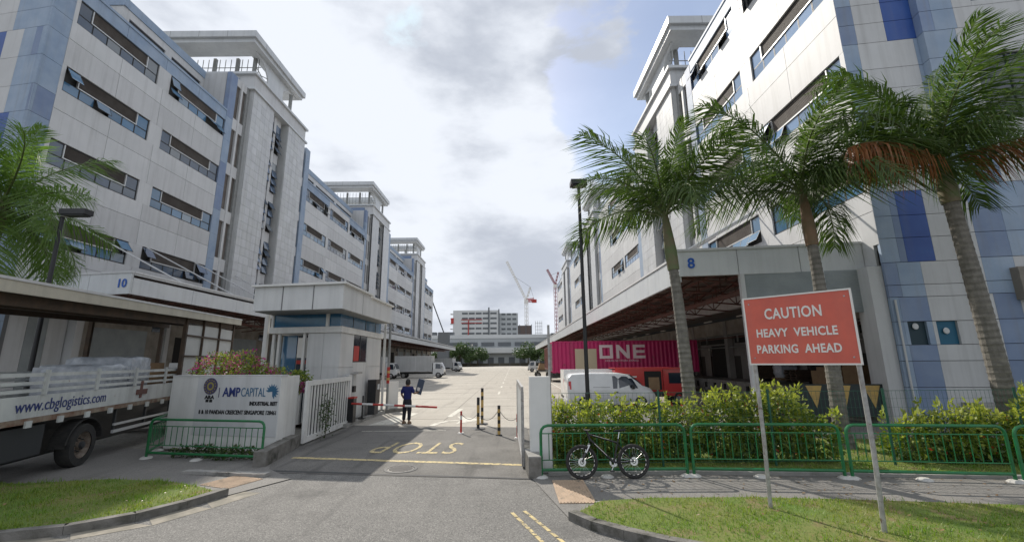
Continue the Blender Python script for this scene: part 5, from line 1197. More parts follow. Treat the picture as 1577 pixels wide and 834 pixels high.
# ------------------------------------------------------------------ vehicles
def wheel_at(mbt, mbr, c, r, w, ax=(0, 1, 0)):
    mbt.lathe([(r * .62, -w / 2), (r * .95, -w / 2), (r, -w * .35), (r, w * .35), (r * .95, w / 2), (r * .62, w / 2)], c, ax, 22)
    mbr.lathe([(0, w * .30), (r * .18, w * .34), (r * .2, w * .12), (r * .5, w * .05), (r * .62, w * .42), (r * .64, w * .42)], c, ax, 22); mbr.lathe([(0, -w * .30), (r * .18, -w * .34), (r * .2, -w * .12), (r * .5, -w * .05), (r * .62, -w * .42), (r * .64, -w * .42)], c, ax, 22)
def wheels(t, spots, r, w):
    for (x, y) in spots:
        a, b = MB(), MB(); wheel_at(a, b, (0, 0, 0), r, w); wo = a.build('wheel', RUBBER, t, smooth=True); wo.location = (x, y, r); b.build('rim', STEEL, wo, smooth=True)
def van(label, loc, rz, m, L=4.7, Wd=1.75, H=1.95, extra=None):
    """panel van, nose toward +x"""
    t = thing('panel_van', label, 'van', loc, rz); hw = Wd / 2
    S = [  # x, zbot, zbelt, ztop, wbelt, wtop
        (-L / 2, .45, .95, 1.30, .93, .90), (-L / 2 + .06, .32, 1.0, H - .22, 1.0, .90), (-L / 2 + .25, .26, 1.02, H - .05, 1.0, .86), (-L / 2 + 1.2, .24, 1.02, H, 1.0, .84), (.35, .24, 1.02, H - .01, 1.0, .83),
        (.9, .24, 1.02, H - .10, 1.0, .80), (1.35, .24, 1.0, H - .42, .99, .78), (1.62, .25, .98, 1.18, .98, .80), (2.05, .26, .86, 1.02, .95, .80), (L / 2 - .06, .30, .68, .80, .86, .74), (L / 2, .38, .55, .64, .74, .66)]
    rings = []
    for x, zb, zm, zt, wb, wt in S:
        rings.append([(x, -hw * wb * .9, zb), (x, -hw * wb, zb + .12), (x, -hw * wb, zm), (x, -hw * wt, zt - .05), (x, -hw * wt * .8, zt), (x, hw * wt * .8, zt), (x, hw * wt, zt - .05), (x, hw * wb, zm), (x, hw * wb, zb + .12), (x, hw * wb * .9, zb)])
    MB().loft(rings).build('body', m, t, smooth=True)
    def side(poly, nm, mm, off=.004):
        for sgn in (-1, 1):
            vs = []
            for x, z in poly:
                i = max(k for k in range(len(S)) if S[k][0] <= x) if x < L / 2 else len(S) - 2; i = min(i, len(S) - 2); u = (x - S[i][0]) / (S[i + 1][0] - S[i][0]); A = [S[i][k] * (1 - u) + S[i + 1][k] * u for k in range(6)]
                if z <= A[2]: y = hw * A[4]
                else: v = min((z - A[2]) / max(A[3] - .05 - A[2], .01), 1); y = hw * (A[4] * (1 - v) + A[5] * v)
                vs.append((x, sgn * (y + off), z))
            mb = MB(); n = len(vs); vin = [(a, b - sgn * .012, c) for a, b, c in vs]; mb.add(vs + vin, [tuple(range(n)), tuple(range(2 * n - 1, n - 1, -1))] + [(i, (i + 1) % n, n + (i + 1) % n, n + i) for i in range(n)]); mb.build(nm, mm, t)
    side([(.05, 1.04), (1.35, 1.04), (1.1, 1.52), (.75, H - .2), (.05, H - .17)], 'side_window', GLASSD)
    side([(-1.95, .70), (-.05, .70), (-.05, .715), (-1.95, .715)], 'crease', GREYP, .002); side([(.0, .4), (.012, .4), (.012, H - .15), (.0, H - .15)], 'door_gap', BLACK, .001); side([(-.98, 1.1), (-.1, 1.1), (-.1, 1.115), (-.98, 1.115)], 'door_gap', BLACK, .002)
    side([(-1.1, .4), (-1.088, .4), (-1.088, H - .15), (-1.1, H - .15)], 'door_gap', BLACK, .001); side([(.12, .84), (.3, .84), (.3, .88), (.12, .88)], 'door_handle', BLACK, .02)
    side([(-L / 2 + .04, 1.02), (-L / 2 + .20, 1.02), (-L / 2 + .20, 1.42), (-L / 2 + .07, 1.42)], 'tail_light', VEHR, .012)
    side([(1.9, .66), (2.25, .62), (2.2, .78), (1.9, .86)], 'headlight', SIGNWH, .012)
    ws = MB(); ws.add([(1.60, -.62, 1.20), (1.60, .62, 1.20), (.98, .58, H - .14), (.98, -.58, H - .14)], [(0, 1, 2, 3)]); o = ws.build('windscreen', GLASSD, t); o.location = (.035, 0, .035)
    for sgn in (-1, 1): MB().box((1.0, sgn * (hw + .02), 1.02), (1.12, sgn * (hw + .2), 1.22)).build('mirror', BLACK, t)
    MB().box((L / 2 - .1, -.7, .32), (L / 2 + .03, .7, .48)).build('bumper', DKFRAME, t); MB().box((-L / 2 - .03, -.75, .32), (-L / 2 + .1, .75, .50)).build('bumper', m, t)
    wheels(t, [(-1.45, -hw + .1), (-1.45, hw - .1), (1.45, -hw + .1), (1.45, hw - .1)], .33, .2)
    if extra == 'tall':
        pass
    return t
van('white panel van parked behind the lamp post, nose to the right', (5.1, 23.8, 0), 0, VEHW, 4.6, 1.72, 1.84)
tv_ = thing('box_van', 'white high sided van with a blue ring logo behind the nearer van', 'van', (4.25, 26.6, 0)); tv_.scale = (1, 1, .95)
MB().box((-1.3, -.9, .5), (2.6, .9, 2.05)).build('body', VEHW, tv_); MB().box((-1.3, -.91, .35), (2.6, .91, .5)).build('skirt', DKFRAME, tv_)
MB().loft([[(2.6, y, z) for y, z in ((-.9, .35), (.9, .35), (.85, 2.0), (-.85, 2.0))], [(3.3, y, z) for y, z in ((-.88, .35), (.88, .35), (.8, 1.3), (-.8, 1.3))], [(3.7, y, z) for y, z in ((-.85, .4), (.85, .4), (.78, 1.0), (-.78, 1.0))]]).build('cab', VEHW, tv_, smooth=True)
MB().torus((-.75, -.91, 1.15), (0, 1, 0), .27, .05, 20, 4).build('ring_logo', NAVY, tv_); MB().box((-1.32, -.9, .9), (-1.3, -.78, 1.5)).build('tail_light', VEHR, tv_)
wheels(tv_, [(-.6, -.8), (-.6, .8), (2.8, -.8), (2.8, .8)], .34, .2)
vr = thing('box_lorry', 'small red box lorry parked right of the white vans', 'lorry', (7.4, 25.8, 0)); vr.scale = (.86, .9, .97)
MB().box((-1.9, -.9, .75), (1.2, .9, 2.05)).build('cargo_box', VEHR, vr); MB().box((-1.9, -.915, 1.98), (3.0, .915, 2.1)).build('roof_rail', VEHR, vr)
MB().box((-1.9, -.8, .45), (3.0, .8, .72)).build('chassis', DKFRAME, vr)
MB().box((.0, -.93, .85), (1.1, -.90, 1.9)).build('side_opening', DARK, vr); MB().box((.25, -.95, .85), (.95, -.93, 1.55)).build('cardboard_stack', CARD, vr)
MB().loft([[(1.25, y, z) for y, z in ((-.88, .5), (.88, .5), (.85, 2.0), (-.85, 2.0))], [(2.6, y, z) for y, z in ((-.88, .5), (.88, .5), (.83, 1.95), (-.83, 1.95))], [(3.0, y, z) for y, z in ((-.86, .5), (.86, .5), (.8, 1.2), (-.8, 1.2))]]).build('cab', VEHR, vr)
MB().box((1.6, -.90, 1.2), (2.5, -.87, 1.8)).build('cab_window', GLASSD, vr); place_text('lettering', text_mesh('Ninja Van', .22, SIGNWH, ext=.003) if False else text_mesh('www.', .001, SIGNWH), vr, (0, 0, .6), (1, 0, 0), (0, 0, 1)) if False else None
MB().box((-1.5, -.91, 1.55), (-.5, -.902, 1.63)).build('white_stripe', SIGNWH, vr)
wheels(vr, [(-1.1, -.78), (-1.1, .78), (2.2, -.78), (2.2, .78)], .36, .22)

def container(t, L, m, rib, side='y'):
    """corrugated box along x, z from 0 to 2.6, 2.44 wide"""
    n = int(L / rib)
    for sgn in (-1, 1):
        mb = MB()
        for i in range(n):
            x = i * L / n; w = L / n; prof = [(x, 0), (x + w * .3, 0), (x + w * .5, .036), (x + w * .8, .036), (x + w, 0)]
            for k in range(4):
                a, b = prof[k], prof[k + 1]; ya, yb = sgn * (1.22 - a[1]), sgn * (1.22 - b[1])
                mb.add([(a[0], ya, .15), (b[0], yb, .15), (b[0], yb, 2.5), (a[0], ya, 2.5)], [(0, 1, 2, 3)])
        mb.build('corrugated_side', m, t)
    fr = MB()
    for y in (-1.22, 1.1): fr.box((0, y, 0), (L, y + .12, .15)); fr.box((0, y, 2.5), (L, y + .12, 2.6))
    for x in (-.0, L - .12):
        for y in (-1.225, 1.105): fr.box((x, y, .15), (x + .12, y + .12, 2.5))
    fr.build('frame', m, t); MB().box((.05, -1.1, 2.52), (L - .05, 1.1, 2.56)).build('roof', m, t); MB().box((.03, -1.1, .1), (.06, 1.1, 2.5)).build('end_door', m, t); MB().box((L - .06, -1.1, .1), (L - .03, 1.1, 2.5)).build('end_panel', m, t)
    for y in (-.7, -.3, .3, .7): MB().tube([(.0, y, .15), (.0, y, 2.45)], .025, 6).build('lock_rod', STEEL, t)
t = thing('shipping_container', 'magenta shipping container lettered ONE standing on a chassis under the right canopy', 'shipping container', (3.3, 36.7, 1.45), R(0))
t.location = (3.3, 37.9, 1.45); container(t, 12.19, MAG, .33)
PINK = mat('container_letter', (.74, .62, .64), .6); CREAM = mat('container_patch', (.50, .43, .30), .6)
def let(nm, boxes, x, z, s_):
    mb = MB()
    for b in boxes:
        if len(b) == 4: mb.box((x + b[0] * s_, -1.232, z + b[1] * s_), (x + b[2] * s_, -1.222, z + b[3] * s_))
        else: mb.add([(x + b[i] * s_, -1.232, z + b[i + 1] * s_) for i in range(0, 8, 2)], [(0, 1, 2, 3)])
    return mb.build(nm, PINK, t)
let('lettering', [(0, 0, .22, 1), (.78, 0, 1, 1), (.22, 0, .78, .2), (.22, .8, .78, 1)], 3.95, 1.14, 1.12)
let('lettering', [(0, 0, .22, 1), (.78, 0, 1, 1), (.22, 1, .22, .62, .78, 0, .78, .38)], 5.36, 1.14, 1.12)
let('lettering', [(0, 0, .22, 1), (.22, 0, .9, .2), (.22, .4, .85, .6), (.22, .8, .9, 1)], 6.77, 1.14, 1.12)
place_text('lettering', text_mesh('OCEAN NETWORK EXPRESS', .22, PINK, ext=.004), t, (5.8, -1.234, .96), (1, 0, 0), (0, 0, 1))
for x in (1.9, 2.95): MB().box((x, -1.231, .5 - .3), (x + .75, -1.223, 1.95)).build('cream_patch', CREAM, t)
t = thing('container_chassis', 'dark trailer chassis carrying the magenta container', 'trailer', (3.3, 37.9, 0))
MB().box((0, -.5, 1.05), (12.1, -.35, 1.43)).build('beam', DKFRAME, t); MB().box((0, .35, 1.05), (12.1, .5, 1.43)).build('beam', DKFRAME, t)
for x in (.2, 3, 6, 9, 11.7): MB().box((x, -1.2, 1.3), (x + .15, 1.2, 1.44)).build('cross_member', DKFRAME, t)
wheels(t, [(x, y) for x in (8.6, 9.9, 11.2) for y in (-1, 1)], .5, .3); MB().box((2.6, -.9, 0), (2.75, .9, 1.1)).build('landing_leg', DKFRAME, t)
t = thing('shipping_container', 'dark brown container on a trailer beyond the magenta one', 'shipping container', (5.4, 52, 1.4), R(90)); container(t, 6.1, BRC, .35)
t = thing('container_chassis', 'trailer carrying the dark brown container', 'trailer', (5.4, 52, 0), R(90)); MB().box((-.2, -1.1, 1.05), (6.3, 1.1, 1.38)).build('deck', DKFRAME, t); wheels(t, [(x, y) for x in (.8, 2.0, 5) for y in (-1, 1)], .5, .3)

def box_truck(label, loc, rz, Lb=5.8, Hb=2.35, box=True, cabm=VEHW, s=1.0):
    t = thing('box_truck', label, 'truck', loc, rz); t.scale = (s, s, s)
    MB().box((-Lb - .1, -.45, .62), (1.9, .45, .85)).build('chassis', DKFRAME, t)
    if box:
        bx = MB(); bx.box((-Lb, -1.12, 1.0), (0, 1.12, 1.0 + Hb)); bx.build('cargo_box', mat('cargo_box_grey', (.47, .48, .48), .5, c2=(.40, .41, .41), ns=.8, streak=.35), t)
        for z in (1.0, 1.0 + Hb - .1): MB().box((-Lb - .02, -1.15, z), (.02, 1.15, z + .1)).build('box_rail', ALU, t)
        for x in (-Lb, -Lb * .45, -.06): MB().box((x, -1.15, 1.1), (x + .08, -1.12, .9 + Hb)).build('box_post', ALU, t)
    else: MB().box((-Lb, -1.1, .9), (0, 1.1, 1.15)).build('deck', TRUCKW, t)
    MB().loft([[(.15, y, z) for y, z in ((-1.0, .55), (1.0, .55), (1.0, 1.5), (.9, 2.35), (-.9, 2.35), (-1.0, 1.5))], [(1.35, y, z) for y, z in ((-1.0, .5), (1.0, .5), (1.0, 1.45), (.88, 2.3), (-.88, 2.3), (-1.0, 1.45))], [(1.75, y, z) for y, z in ((-.98, .45), (.98, .45), (.98, 1.35), (.86, 1.45), (-.86, 1.45), (-.98, 1.35))], [(1.85, y, z) for y, z in ((-.96, .45), (.96, .45), (.96, 1.1), (.9, 1.2), (-.9, 1.2), (-.96, 1.1))]]).build('cab', cabm, t)
    for sg in (-1, 1):
        MB().add([(.55, sg * 1.0, 1.42), (1.40, sg * 1.0, 1.38), (1.30, sg * .92, 2.1), (.55, sg * .93, 2.15)], [(0, 1, 2, 3)]).build('side_window', GLASSD, t).location = (0, sg * .02, 0)
        MB().box((1.78, sg * .62, .75), (1.88, sg * .9, .95)).build('headlight', SIGNWH, t); MB().box((1.5, sg * 1.05, 1.5), (1.58, sg * 1.25, 1.9)).build('mirror', BLACK, t)
    MB().add([(1.77, -.85, 1.48), (1.77, .85, 1.48), (1.40, .8, 2.2), (1.40, -.8, 2.2)], [(0, 1, 2, 3)]).build('windscreen', GLASSD, t).location = (.03, 0, .01)
    MB().box((1.6, -1.0, .4), (1.92, 1.0, .62)).build('bumper', DKFRAME, t)
    wheels(t, [(1.0, -.9), (1.0, .9), (-Lb + 1.4, -.9), (-Lb + 1.4, .9)], .42, .3); return t
box_truck('white box truck in the left of the yard facing right', (-12.6, 69.5, 0), 0)
box_truck('white truck cab partly hidden behind the guardhouse', (-19.0, 66, 0), 0, 4.5, 2.2)
box_truck('small white truck far down the yard beyond the box truck', (-14.5, 108, 0), R(-15), 4.5, 2.2)
box_truck('pale truck farthest down the left of the yard', (-17.0, 120, 0), R(-10), 5, 2.3)
box_truck('open flatbed truck parked by the right canopy far down the yard', (5.2, 98, 0), R(180), 5.5, 2.3, box=False)
t = thing('truck_load', 'tan load on the truck next to the brown container', 'cargo', (4.6, 66, 0)); MB().box((-1.1, -1.5, .9), (1.1, 2.5, 1.1)).build('deck', DKFRAME, t)
MB().loft([[(x * .95, y, z) for x, z in ((-1, 1.1), (1, 1.1), (.8, 1.9), (-.7, 2.1))] for y in (-1.3, .3)] + [[(x * .8, 2.2, z) for x, z in ((-1, 1.1), (1, 1.1), (.7, 1.6), (-.7, 1.7))]]).build('tarpaulin', CARD, t); wheels(t, [(-.9, -1), (.9, -1), (-.9, 1.8), (.9, 1.8)], .42, .3)

# the lorry at the left with its canopy roof
LTH = R(15.5)
t = thing('flatbed_lorry', 'long white slatted lorry bed with web address lettering at the left', 'lorry', (-10.95, 11.6, 0), LTH + R(90))   # local +x runs away from the camera
# side planks (local y<0 faces the driveway)
X0, X1 = -3.6, 9.0
for z0, z1 in ((1.40, 1.86), (1.93, 2.00), (2.09, 2.16), (2.26, 2.34)):
    for sgn, y in ((-1, -.02), (1, 2.3)): MB().box((X0, y, z0), (X1, y + .05, z1)).build('side_board', TRUCKW, t)
for k, x in enumerate(np.arange(X0, X1 + .01, 1.8)): 
    for y in (-.05, 2.33): MB().box((x, y, 1.87), (x + .11, y + .04, 2.40)).build('stake', TRUCKW, t)
MB().box((X0, -.03, 1.28), (X1, 2.35, 1.395)).build('deck', mat('deck_rust', (.30, .26, .20), .8, c2=(.16, .08, .05), ns=3), t)
for x in np.arange(X0 + .5, X1, .95): MB().box((x, -.07, 1.20), (x + .17, -.032, 1.34)).build('latch', TRUCKW, t)
for y in (.65, 1.55): MB().box((X0, y, .95), (X1, y + .16, 1.27)).build('chassis_rail', BLACK, t)
MB().box((-3.0, .1, .55), (-1.3, .6, 1.2)).build('fuel_tank', DKFRAME, t); MB().box((1.2, .0, .62), (4.6, .06, .70)).build('side_guard', ALU, t); MB().box((1.2, .0, .82), (4.6, .05, .88)).build('side_guard', ALU, t)
for x in (1.3, 2.9, 4.5): MB().box((x, .06, .60), (x + .07, .12, 1.27)).build('guard_bracket', DKFRAME, t)
MB().box((X0, .9, .3), (X1, 1.4, .95)).build('driveline', BLACK, t)
for (x, y) in ((0, .16), (0, 2.14), (6.5, .16), (6.5, 2.14)):
    a, b = MB(), MB(); wheel_at(a, b, (0, 0, 0), .52, .30); wo = a.build('wheel', RUBBER, t, smooth=True); wo.location = (x, y, .52); b.build('rim', mat('rim_rusty', (.20, .17, .14), .7, c2=(.10, .07, .05), ns=9), wo, smooth=True)
    hbm = MB(); hbm.lathe([(0, .17), (.08, .16), (.10, 0)], (0, 0, 0), (0, -1 if y < 1 else 1, 0), 12)
    for k in range(8): hbm.lathe([(0, .09), (.016, .09), (.016, .02)], (.16 * math.cos(k * .785), 0, .16 * math.sin(k * .785)), (0, -1 if y < 1 else 1, 0), 6)
    hbm.build('hub', DKFRAME, wo)
    if y < 1 and x < 1:
        ar = MB(); ar.tube([(x + .70 * math.cos(q), -.0, .52 + .64 * math.sin(q)) for q in np.linspace(.15, 3.0, 14)], .02, 6); ar.build('mudguard', RUBBER, t)
        mg = MB()
        for q in np.linspace(.15, 2.9, 13): 
            a_, b_ = q, q + .22; mg.add([(x + .69 * math.cos(a_), 0, .52 + .63 * math.sin(a_)), (x + .69 * math.cos(b_), 0, .52 + .63 * math.sin(b_)), (x + .69 * math.cos(b_), .35, .52 + .63 * math.sin(b_)), (x + .69 * math.cos(a_), .35, .52 + .63 * math.sin(a_))], [(0, 1, 2, 3)])
        mg.build('mudguard', RUBBER, t)
me_ = fit(text_mesh('www.cbglogistics.com', .36, NAVY, ext=.003), 3.0); place_text('lettering', me_, t, (-.95, -.028, 1.64), (1, 0, 0), (0, 0, 1))
MB().box((2.2, -.04, 1.5), (2.32, -.02, 2.0)).build('rust_bracket', RSTEEL, t); MB().box((2.0, -.045, 1.6), (2.6, -.025, 1.75)).build('rust_bracket', RSTEEL, t)
cabL = MB(); cabL.loft([[(9.2, y, z) for y, z in ((.1, .6), (2.3, .6), (2.3, 1.7), (2.2, 2.55), (.2, 2.55), (.1, 1.7))], [(10.7, y, z) for y, z in ((.1, .5), (2.3, .5), (2.3, 1.6), (2.2, 2.5), (.2, 2.5), (.1, 1.6))], [(11.1, y, z) for y, z in ((.1, .5), (2.3, .5), (2.3, 1.5), (2.2, 1.6), (.2, 1.6), (.1, 1.5))]]); cabL.build('cab', VEHW, t)
# load
def lumpy(a, b, seed, amp=.05, n=9):
    bm = bmesh.new(); bmesh.ops.create_cube(bm, size=1); bmesh.ops.subdivide_edges(bm, edges=bm.edges[:], cuts=n, use_grid_fill=True); r = random.Random(seed); ph = [r.uniform(0, 6) for _ in range(6)]
    for v in bm.verts:
        p = v.co; q = Vector((a[0] + (b[0] - a[0]) * (p.x + .5), a[1] + (b[1] - a[1]) * (p.y + .5), a[2] + (b[2] - a[2]) * (p.z + .5)))
        k = 1 - .10 * (abs(p.x * p.y) * 4) ** 3 - .08 * (abs(p.x * p.z) * 4) ** 3
        q.x = (q.x - (a[0] + b[0]) / 2) * k + (a[0] + b[0]) / 2; q.y = (q.y - (a[1] + b[1]) / 2) * k + (a[1] + b[1]) / 2
        q += Vector((math.sin(q.z * 17 + ph[0]) + math.sin(q.y * 11 + ph[1]), math.sin(q.x * 13 + ph[2]) + math.sin(q.z * 21 + ph[3]), (math.sin(q.x * 9 + ph[4]) * math.sin(q.y * 8 + ph[5])) * (1 if p.z > .3 else 0) * 1.6)) * amp * .4 + Vector((r.uniform(-1, 1), r.uniform(-1, 1), r.uniform(-1, 1))) * amp * .12
        v.co = q
    me = bpy.data.meshes.new('wrapped_cartons'); bm.to_mesh(me); bm.free(); me.polygons.foreach_set('use_smooth', [True] * len(me.polygons)); return me
def pallet(label, x, y, w, l, h, m, rough=.05, seed=0):
    rr = random.Random(seed); v = Vector((x, y, 1.4)); v.rotate(Quaternion((0, 0, 1), LTH + R(90))); p = thing('wrapped_pallet', label, 'pallet load', (-10.95 + v.x, 11.6 + v.y, 1.4), LTH + R(90))
    nz = 5
    for k in range(nz):
        a = k * h / nz; e = rr.uniform(-rough, rough); MB().box((-l / 2 + e, -w / 2 + e * .5, a + .1), (l / 2 + e * .6, w / 2 - e * .3, a + h / nz + .095)).build('carton_layer', m, p)
    MB().box((-l / 2, -w / 2, 0), (l / 2, w / 2, .1)).build('pallet', WOOD, p)
    if m is WRAP:
        me_l = lumpy((-l / 2 - .04, -w / 2 - .04, .08), (l / 2 + .04, w / 2 + .04, h + .14), seed); me_l.materials.append(m); link('stretch_wrap', me_l, p)
    if False:
        g = MB(); tp_ = [(-l / 2, -w / 2), (l / 2, -w / 2), (l / 2, w / 2), (-l / 2, w / 2)]; g.loft([[(a * 1.02, b * 1.02, h + .09) for a, b in tp_], [(a * .9, b * .9, h + .16) for a, b in tp_], [(a * .4 + .1, b * .5, h + .2) for a, b in tp_]]); g.build('wrap_top', WRAP, p, smooth=True)
pallet('shrink wrapped pale load sloping down at the near end of the lorry bed', 1.5, 1.1, 1.7, 1.1, .95, WRAP, .05, 1)
pallet('tall shrink wrapped pale load in the middle of the lorry bed', 2.65, 1.1, 1.7, 1.1, 1.18, WRAP, .06, 2)
pallet('brown carton load behind the wrapped pallets on the lorry bed', 3.95, 1.2, 1.6, 1.1, 1.05, CARD, .08, 3)
pallet('smaller carton load at the far end of the lorry bed', 6.0, 1.3, 1.4, 1.0, .8, CARD, .08, 4)
# canopy roof over the lorry
t = thing('canopy_roof', 'long cream corrugated roof on timber framing above the lorry', 'roof', (-10.7, 11.6, 0), LTH + R(90))
def rz_(x): return 4.0 + (x + 4) * .032
rf = MB(); nrb = 40
for k in range(nrb):
    y = -.1 + 3.2 * k / nrb; z = .05 if k % 2 else 0
    rf.add([(-4.6, y, rz_(-4.6) + z + .12), (9.6, y, rz_(9.6) + z + .12), (9.6, y + .08, rz_(9.6) + z + .12), (-4.6, y + .08, rz_(-4.6) + z + .12)], [(0, 1, 2, 3)])
rf.build('corrugated_sheet', CANV, t)
def slope(nm, m, y0, y1, dz0, dz1, x0=-4.6, x1=9.6):
    mb = MB(); mb.add([(x0, y0, rz_(x0) + dz0), (x1, y0, rz_(x1) + dz0), (x1, y1, rz_(x1) + dz0), (x0, y1, rz_(x0) + dz0), (x0, y0, rz_(x0) + dz1), (x1, y0, rz_(x1) + dz1), (x1, y1, rz_(x1) + dz1), (x0, y1, rz_(x0) + dz1)], [(3, 2, 1, 0), (4, 5, 6, 7), (0, 1, 5, 4), (1, 2, 6, 5), (2, 3, 7, 6), (3, 0, 4, 7)]); return mb.build(nm, m, t)
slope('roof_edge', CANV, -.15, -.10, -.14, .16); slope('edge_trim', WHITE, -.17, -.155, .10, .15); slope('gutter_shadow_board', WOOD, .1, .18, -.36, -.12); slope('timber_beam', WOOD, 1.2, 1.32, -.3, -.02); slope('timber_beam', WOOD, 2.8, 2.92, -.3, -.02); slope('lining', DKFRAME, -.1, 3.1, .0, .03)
for x in (-4, -1, 2, 5, 8.5): MB().box((x, -.08, rz_(x) - .1), (x + .08, 3.0, rz_(x) - .02)).build('rafter', WOOD, t)
for x in (4.4, 9.3): 
    for y in (.05, 2.9): MB().box((x, y, 0.0), (x + .12, y + .12, rz_(x) - .02)).build('post', WOOD, t)
for x in (5.9, 7.6): MB().box((x, .03, 1.3), (x + .07, .10, rz_(x) - .12)).build('panel_mullion', WOOD, t)
for z in (1.9, 2.75, 3.5): MB().box((4.5, .035, z), (9.3, .09, z + .06)).build('panel_rail', WOOD, t)
for i, (xa, xb) in enumerate(((4.52, 5.9), (5.97, 7.6), (7.67, 9.3))):
    for (za, zb) in ((1.96, 2.75), (2.81, 3.5), (3.56, 4.0)): MB().box((xa, .10, za), (xb, .12, zb)).build('sheet_panel', mat('translucent_sheet', (.50, .51, .50), .5, c2=(.42, .43, .42), ns=1), t)

# ------------------------------------------------------------------ barrier board and dock clutter on the right
t = thing('hazard_board', 'black board with yellow triangles in front of the right dock', 'barrier board', (10.9, 17.2, 0), TH)
MB().box((0, 0, .35), (3.2, .08, 1.5)).build('board', mat('board_black', (.02, .03, .03), .6), t)
for k in range(3): MB().add([(.35 + k * 1.0, -.006, 1.45), (.92 + k * 1.0, -.006, 1.45), (.66 + k * 1.0, -.006, .62)], [(0, 1, 2)]).build('triangle', YEL, t)
for x in (.1, 3.0): MB().box((x, .0, 0), (x + .1, .1, .35)).build('leg', DKFRAME, t)
for i, (x, y, z, w, h, lb) in enumerate(((9.6, 22.5, 1.2, .9, .9, 'large brown carton on the dock left of the sign post'), (11.2, 23.5, 1.2, .8, .7, 'smaller brown carton on the dock behind the sign'), (12.3, 21.5, 1.2, .9, 1.0, 'brown carton on the dock nearest the shutter'))):
    t = thing('carton', lb, 'carton', (14.3 + 1.9 + i * .3, y, 1.12), .1 * i); MB().box((-w / 2, -w / 2, .0), (w / 2, w / 2, h)).build('box', CARD, t); MB().box((-w / 2 - .002, -.03, h), (w / 2 + .002, .03, h + .003)).build('tape', CREAM, t)

def pallet_stack(label, x, y, z, n, rz=0, load=None):
    t = thing('pallet_stack', label, 'pallets', (x, y, z), rz)
    pm = MB()
    for yy in (-.5, -.05, .4): pm.box((-.6, yy, 0), (.6, yy + .1, .1))
    for k in range(7): pm.box((-.6 + k * .175, -.5, .1), (-.6 + k * .175 + .12, .5, .13))
    me = pm.mesh('pallet', WOOD if load is None else CARD)
    for k in range(n): link('pallet', me, t, loc=(random.uniform(-.03, .03), random.uniform(-.03, .03), k * .135))
    if load is not None: 
        ml = lumpy((-.58, -.5, n * .135), (.58, .5, n * .135 + 1.1), 5); ml.materials.append(load); link('wrapped_load', ml, t)
pallet_stack('tall stack of empty dark pallets deep on the right dock', 17.4, 31.0, 1.12, 9)
pallet_stack('short stack of empty pallets on the right dock beside the cartons', 17.2, 26.6, 1.12, 5, .1)
pallet_stack('pale wrapped pallet load on the right dock under the high windows', 17.6, 28.6, 1.12, 1, -.05, WRAP)
pallet_stack('brown wrapped pallet load at the near end of the right dock', 17.2, 19.8, 1.12, 1, .1, CARD)
pallet_stack('stack of empty pallets on the left dock behind the lorry', -26.2, 33.0, 1.15, 7)
for k in range(9):
    cR('fluorescent_lamp', SIGNWH, -2.2, -2.05, 3 + k * 5.5, 4.3 + k * 5.5, 5.75, 5.83); cR('dock_pipe_bracket', GREYP, -3.7, -3.6, 2 + k * 5.5, 2.1 + k * 5.5, 4.1, 4.75)
for z, m in ((4.35, GREYP), (4.18, RSTEEL), (3.4, GREYP)): MB().tube([(3.66, .5, z), (3.66, 70, z)], .05, 6).build('dock_pipe', m, RB)
for k in range(6): cR('dock_light', SIGNWH, -4.1, -3.95, 4.6 + k * 6.6, 4.8 + k * 6.6, 3.55, 3.7)
sheet('road_patch', [(-3.9, 12.75), (-2.6, 12.6), (-2.5, 15.9), (-3.8, 16.05)], 0.0068, mat('patch_asphalt', (.085, .082, .078), .9, c2=(.12, .115, .11), ns=5, bump=.3, bs=90)) if False else None
# ------------------------------------------------------------------ far end of the yard
t = thing('factory', 'long low grey factory closing the far end of the yard', 'building', (-10, 216, 0))
FW = mat('far_cladding', (.42, .44, .45), .6, c2=(.36, .38, .39), ns=.05); FD = mat('far_dark', (.12, .13, .14), .7); FL = mat('far_light', (.56, .57, .57), .6)
MB().box((-34, 4, 0), (29, 40, 15)).build('main_hall', FW, t); MB().box((-34, 3.6, 13.6), (29, 4, 15.4)).build('parapet', FL, t); MB().box((-20, 0, 0), (31, 4, 6.2)).build('ground_storey', FW, t)
MB().box((-34, -3, 6.2), (31, 4, 8.8)).build('canopy', FL, t)
for k in range(7): MB().box((-31 + k * 8.4, 3.5, 9.8), (-24.5 + k * 8.4, 3.62, 11.6)).build('window_band', FD, t)
for k in range(9): MB().box((-18 + k * 5.2, -.1, .4), (-15 + k * 5.2, 0, 4.2)).build('dock_door', FD, t)
for x in (-33, -28, -24): MB().box((x, 8, 15), (x + 3.5, 12, 17.2)).build('roof_plant', FD, t)
t = thing('dark_annex', 'dark low annex at the right end of the factory', 'building', (24, 214, 0)); MB().box((-5, 0, 0), (14, 20, 15.6)).build('wall', FD, t); MB().box((-5, -.2, 6), (14, 0, 8)).build('band', FW, t)
t = thing('office_block', 'multi storey white block with red trim rising behind the factory', 'building', (-28, 312, 0))
MB().box((-15, 0, 0), (18.5, 30, 38.5)).build('main_wing', FL, t); MB().box((18.5, 3, 0), (32, 36, 36.5)).build('side_wing', FW, t)
for r_ in range(7):
    z = 14 + r_ * 3.6
    for k in range(4): MB().box((-8.5 + k * 5.0, -.2, z), (-5.2 + k * 5.0 + .8, 0, z + 1.3)).build('window', FD, t)
    MB().box((12, -.2, z), (16.5, 0, z + 1.3)).build('window', FD, t)
    for k in range(3): MB().box((20 + k * 4, 2.8, z - .5), (22.8 + k * 4, 3, z + .9)).build('window', FD, t)
    MB().box((-17, -.1, z), (-15, 3, z + .7)).build('balcony', FL, t)
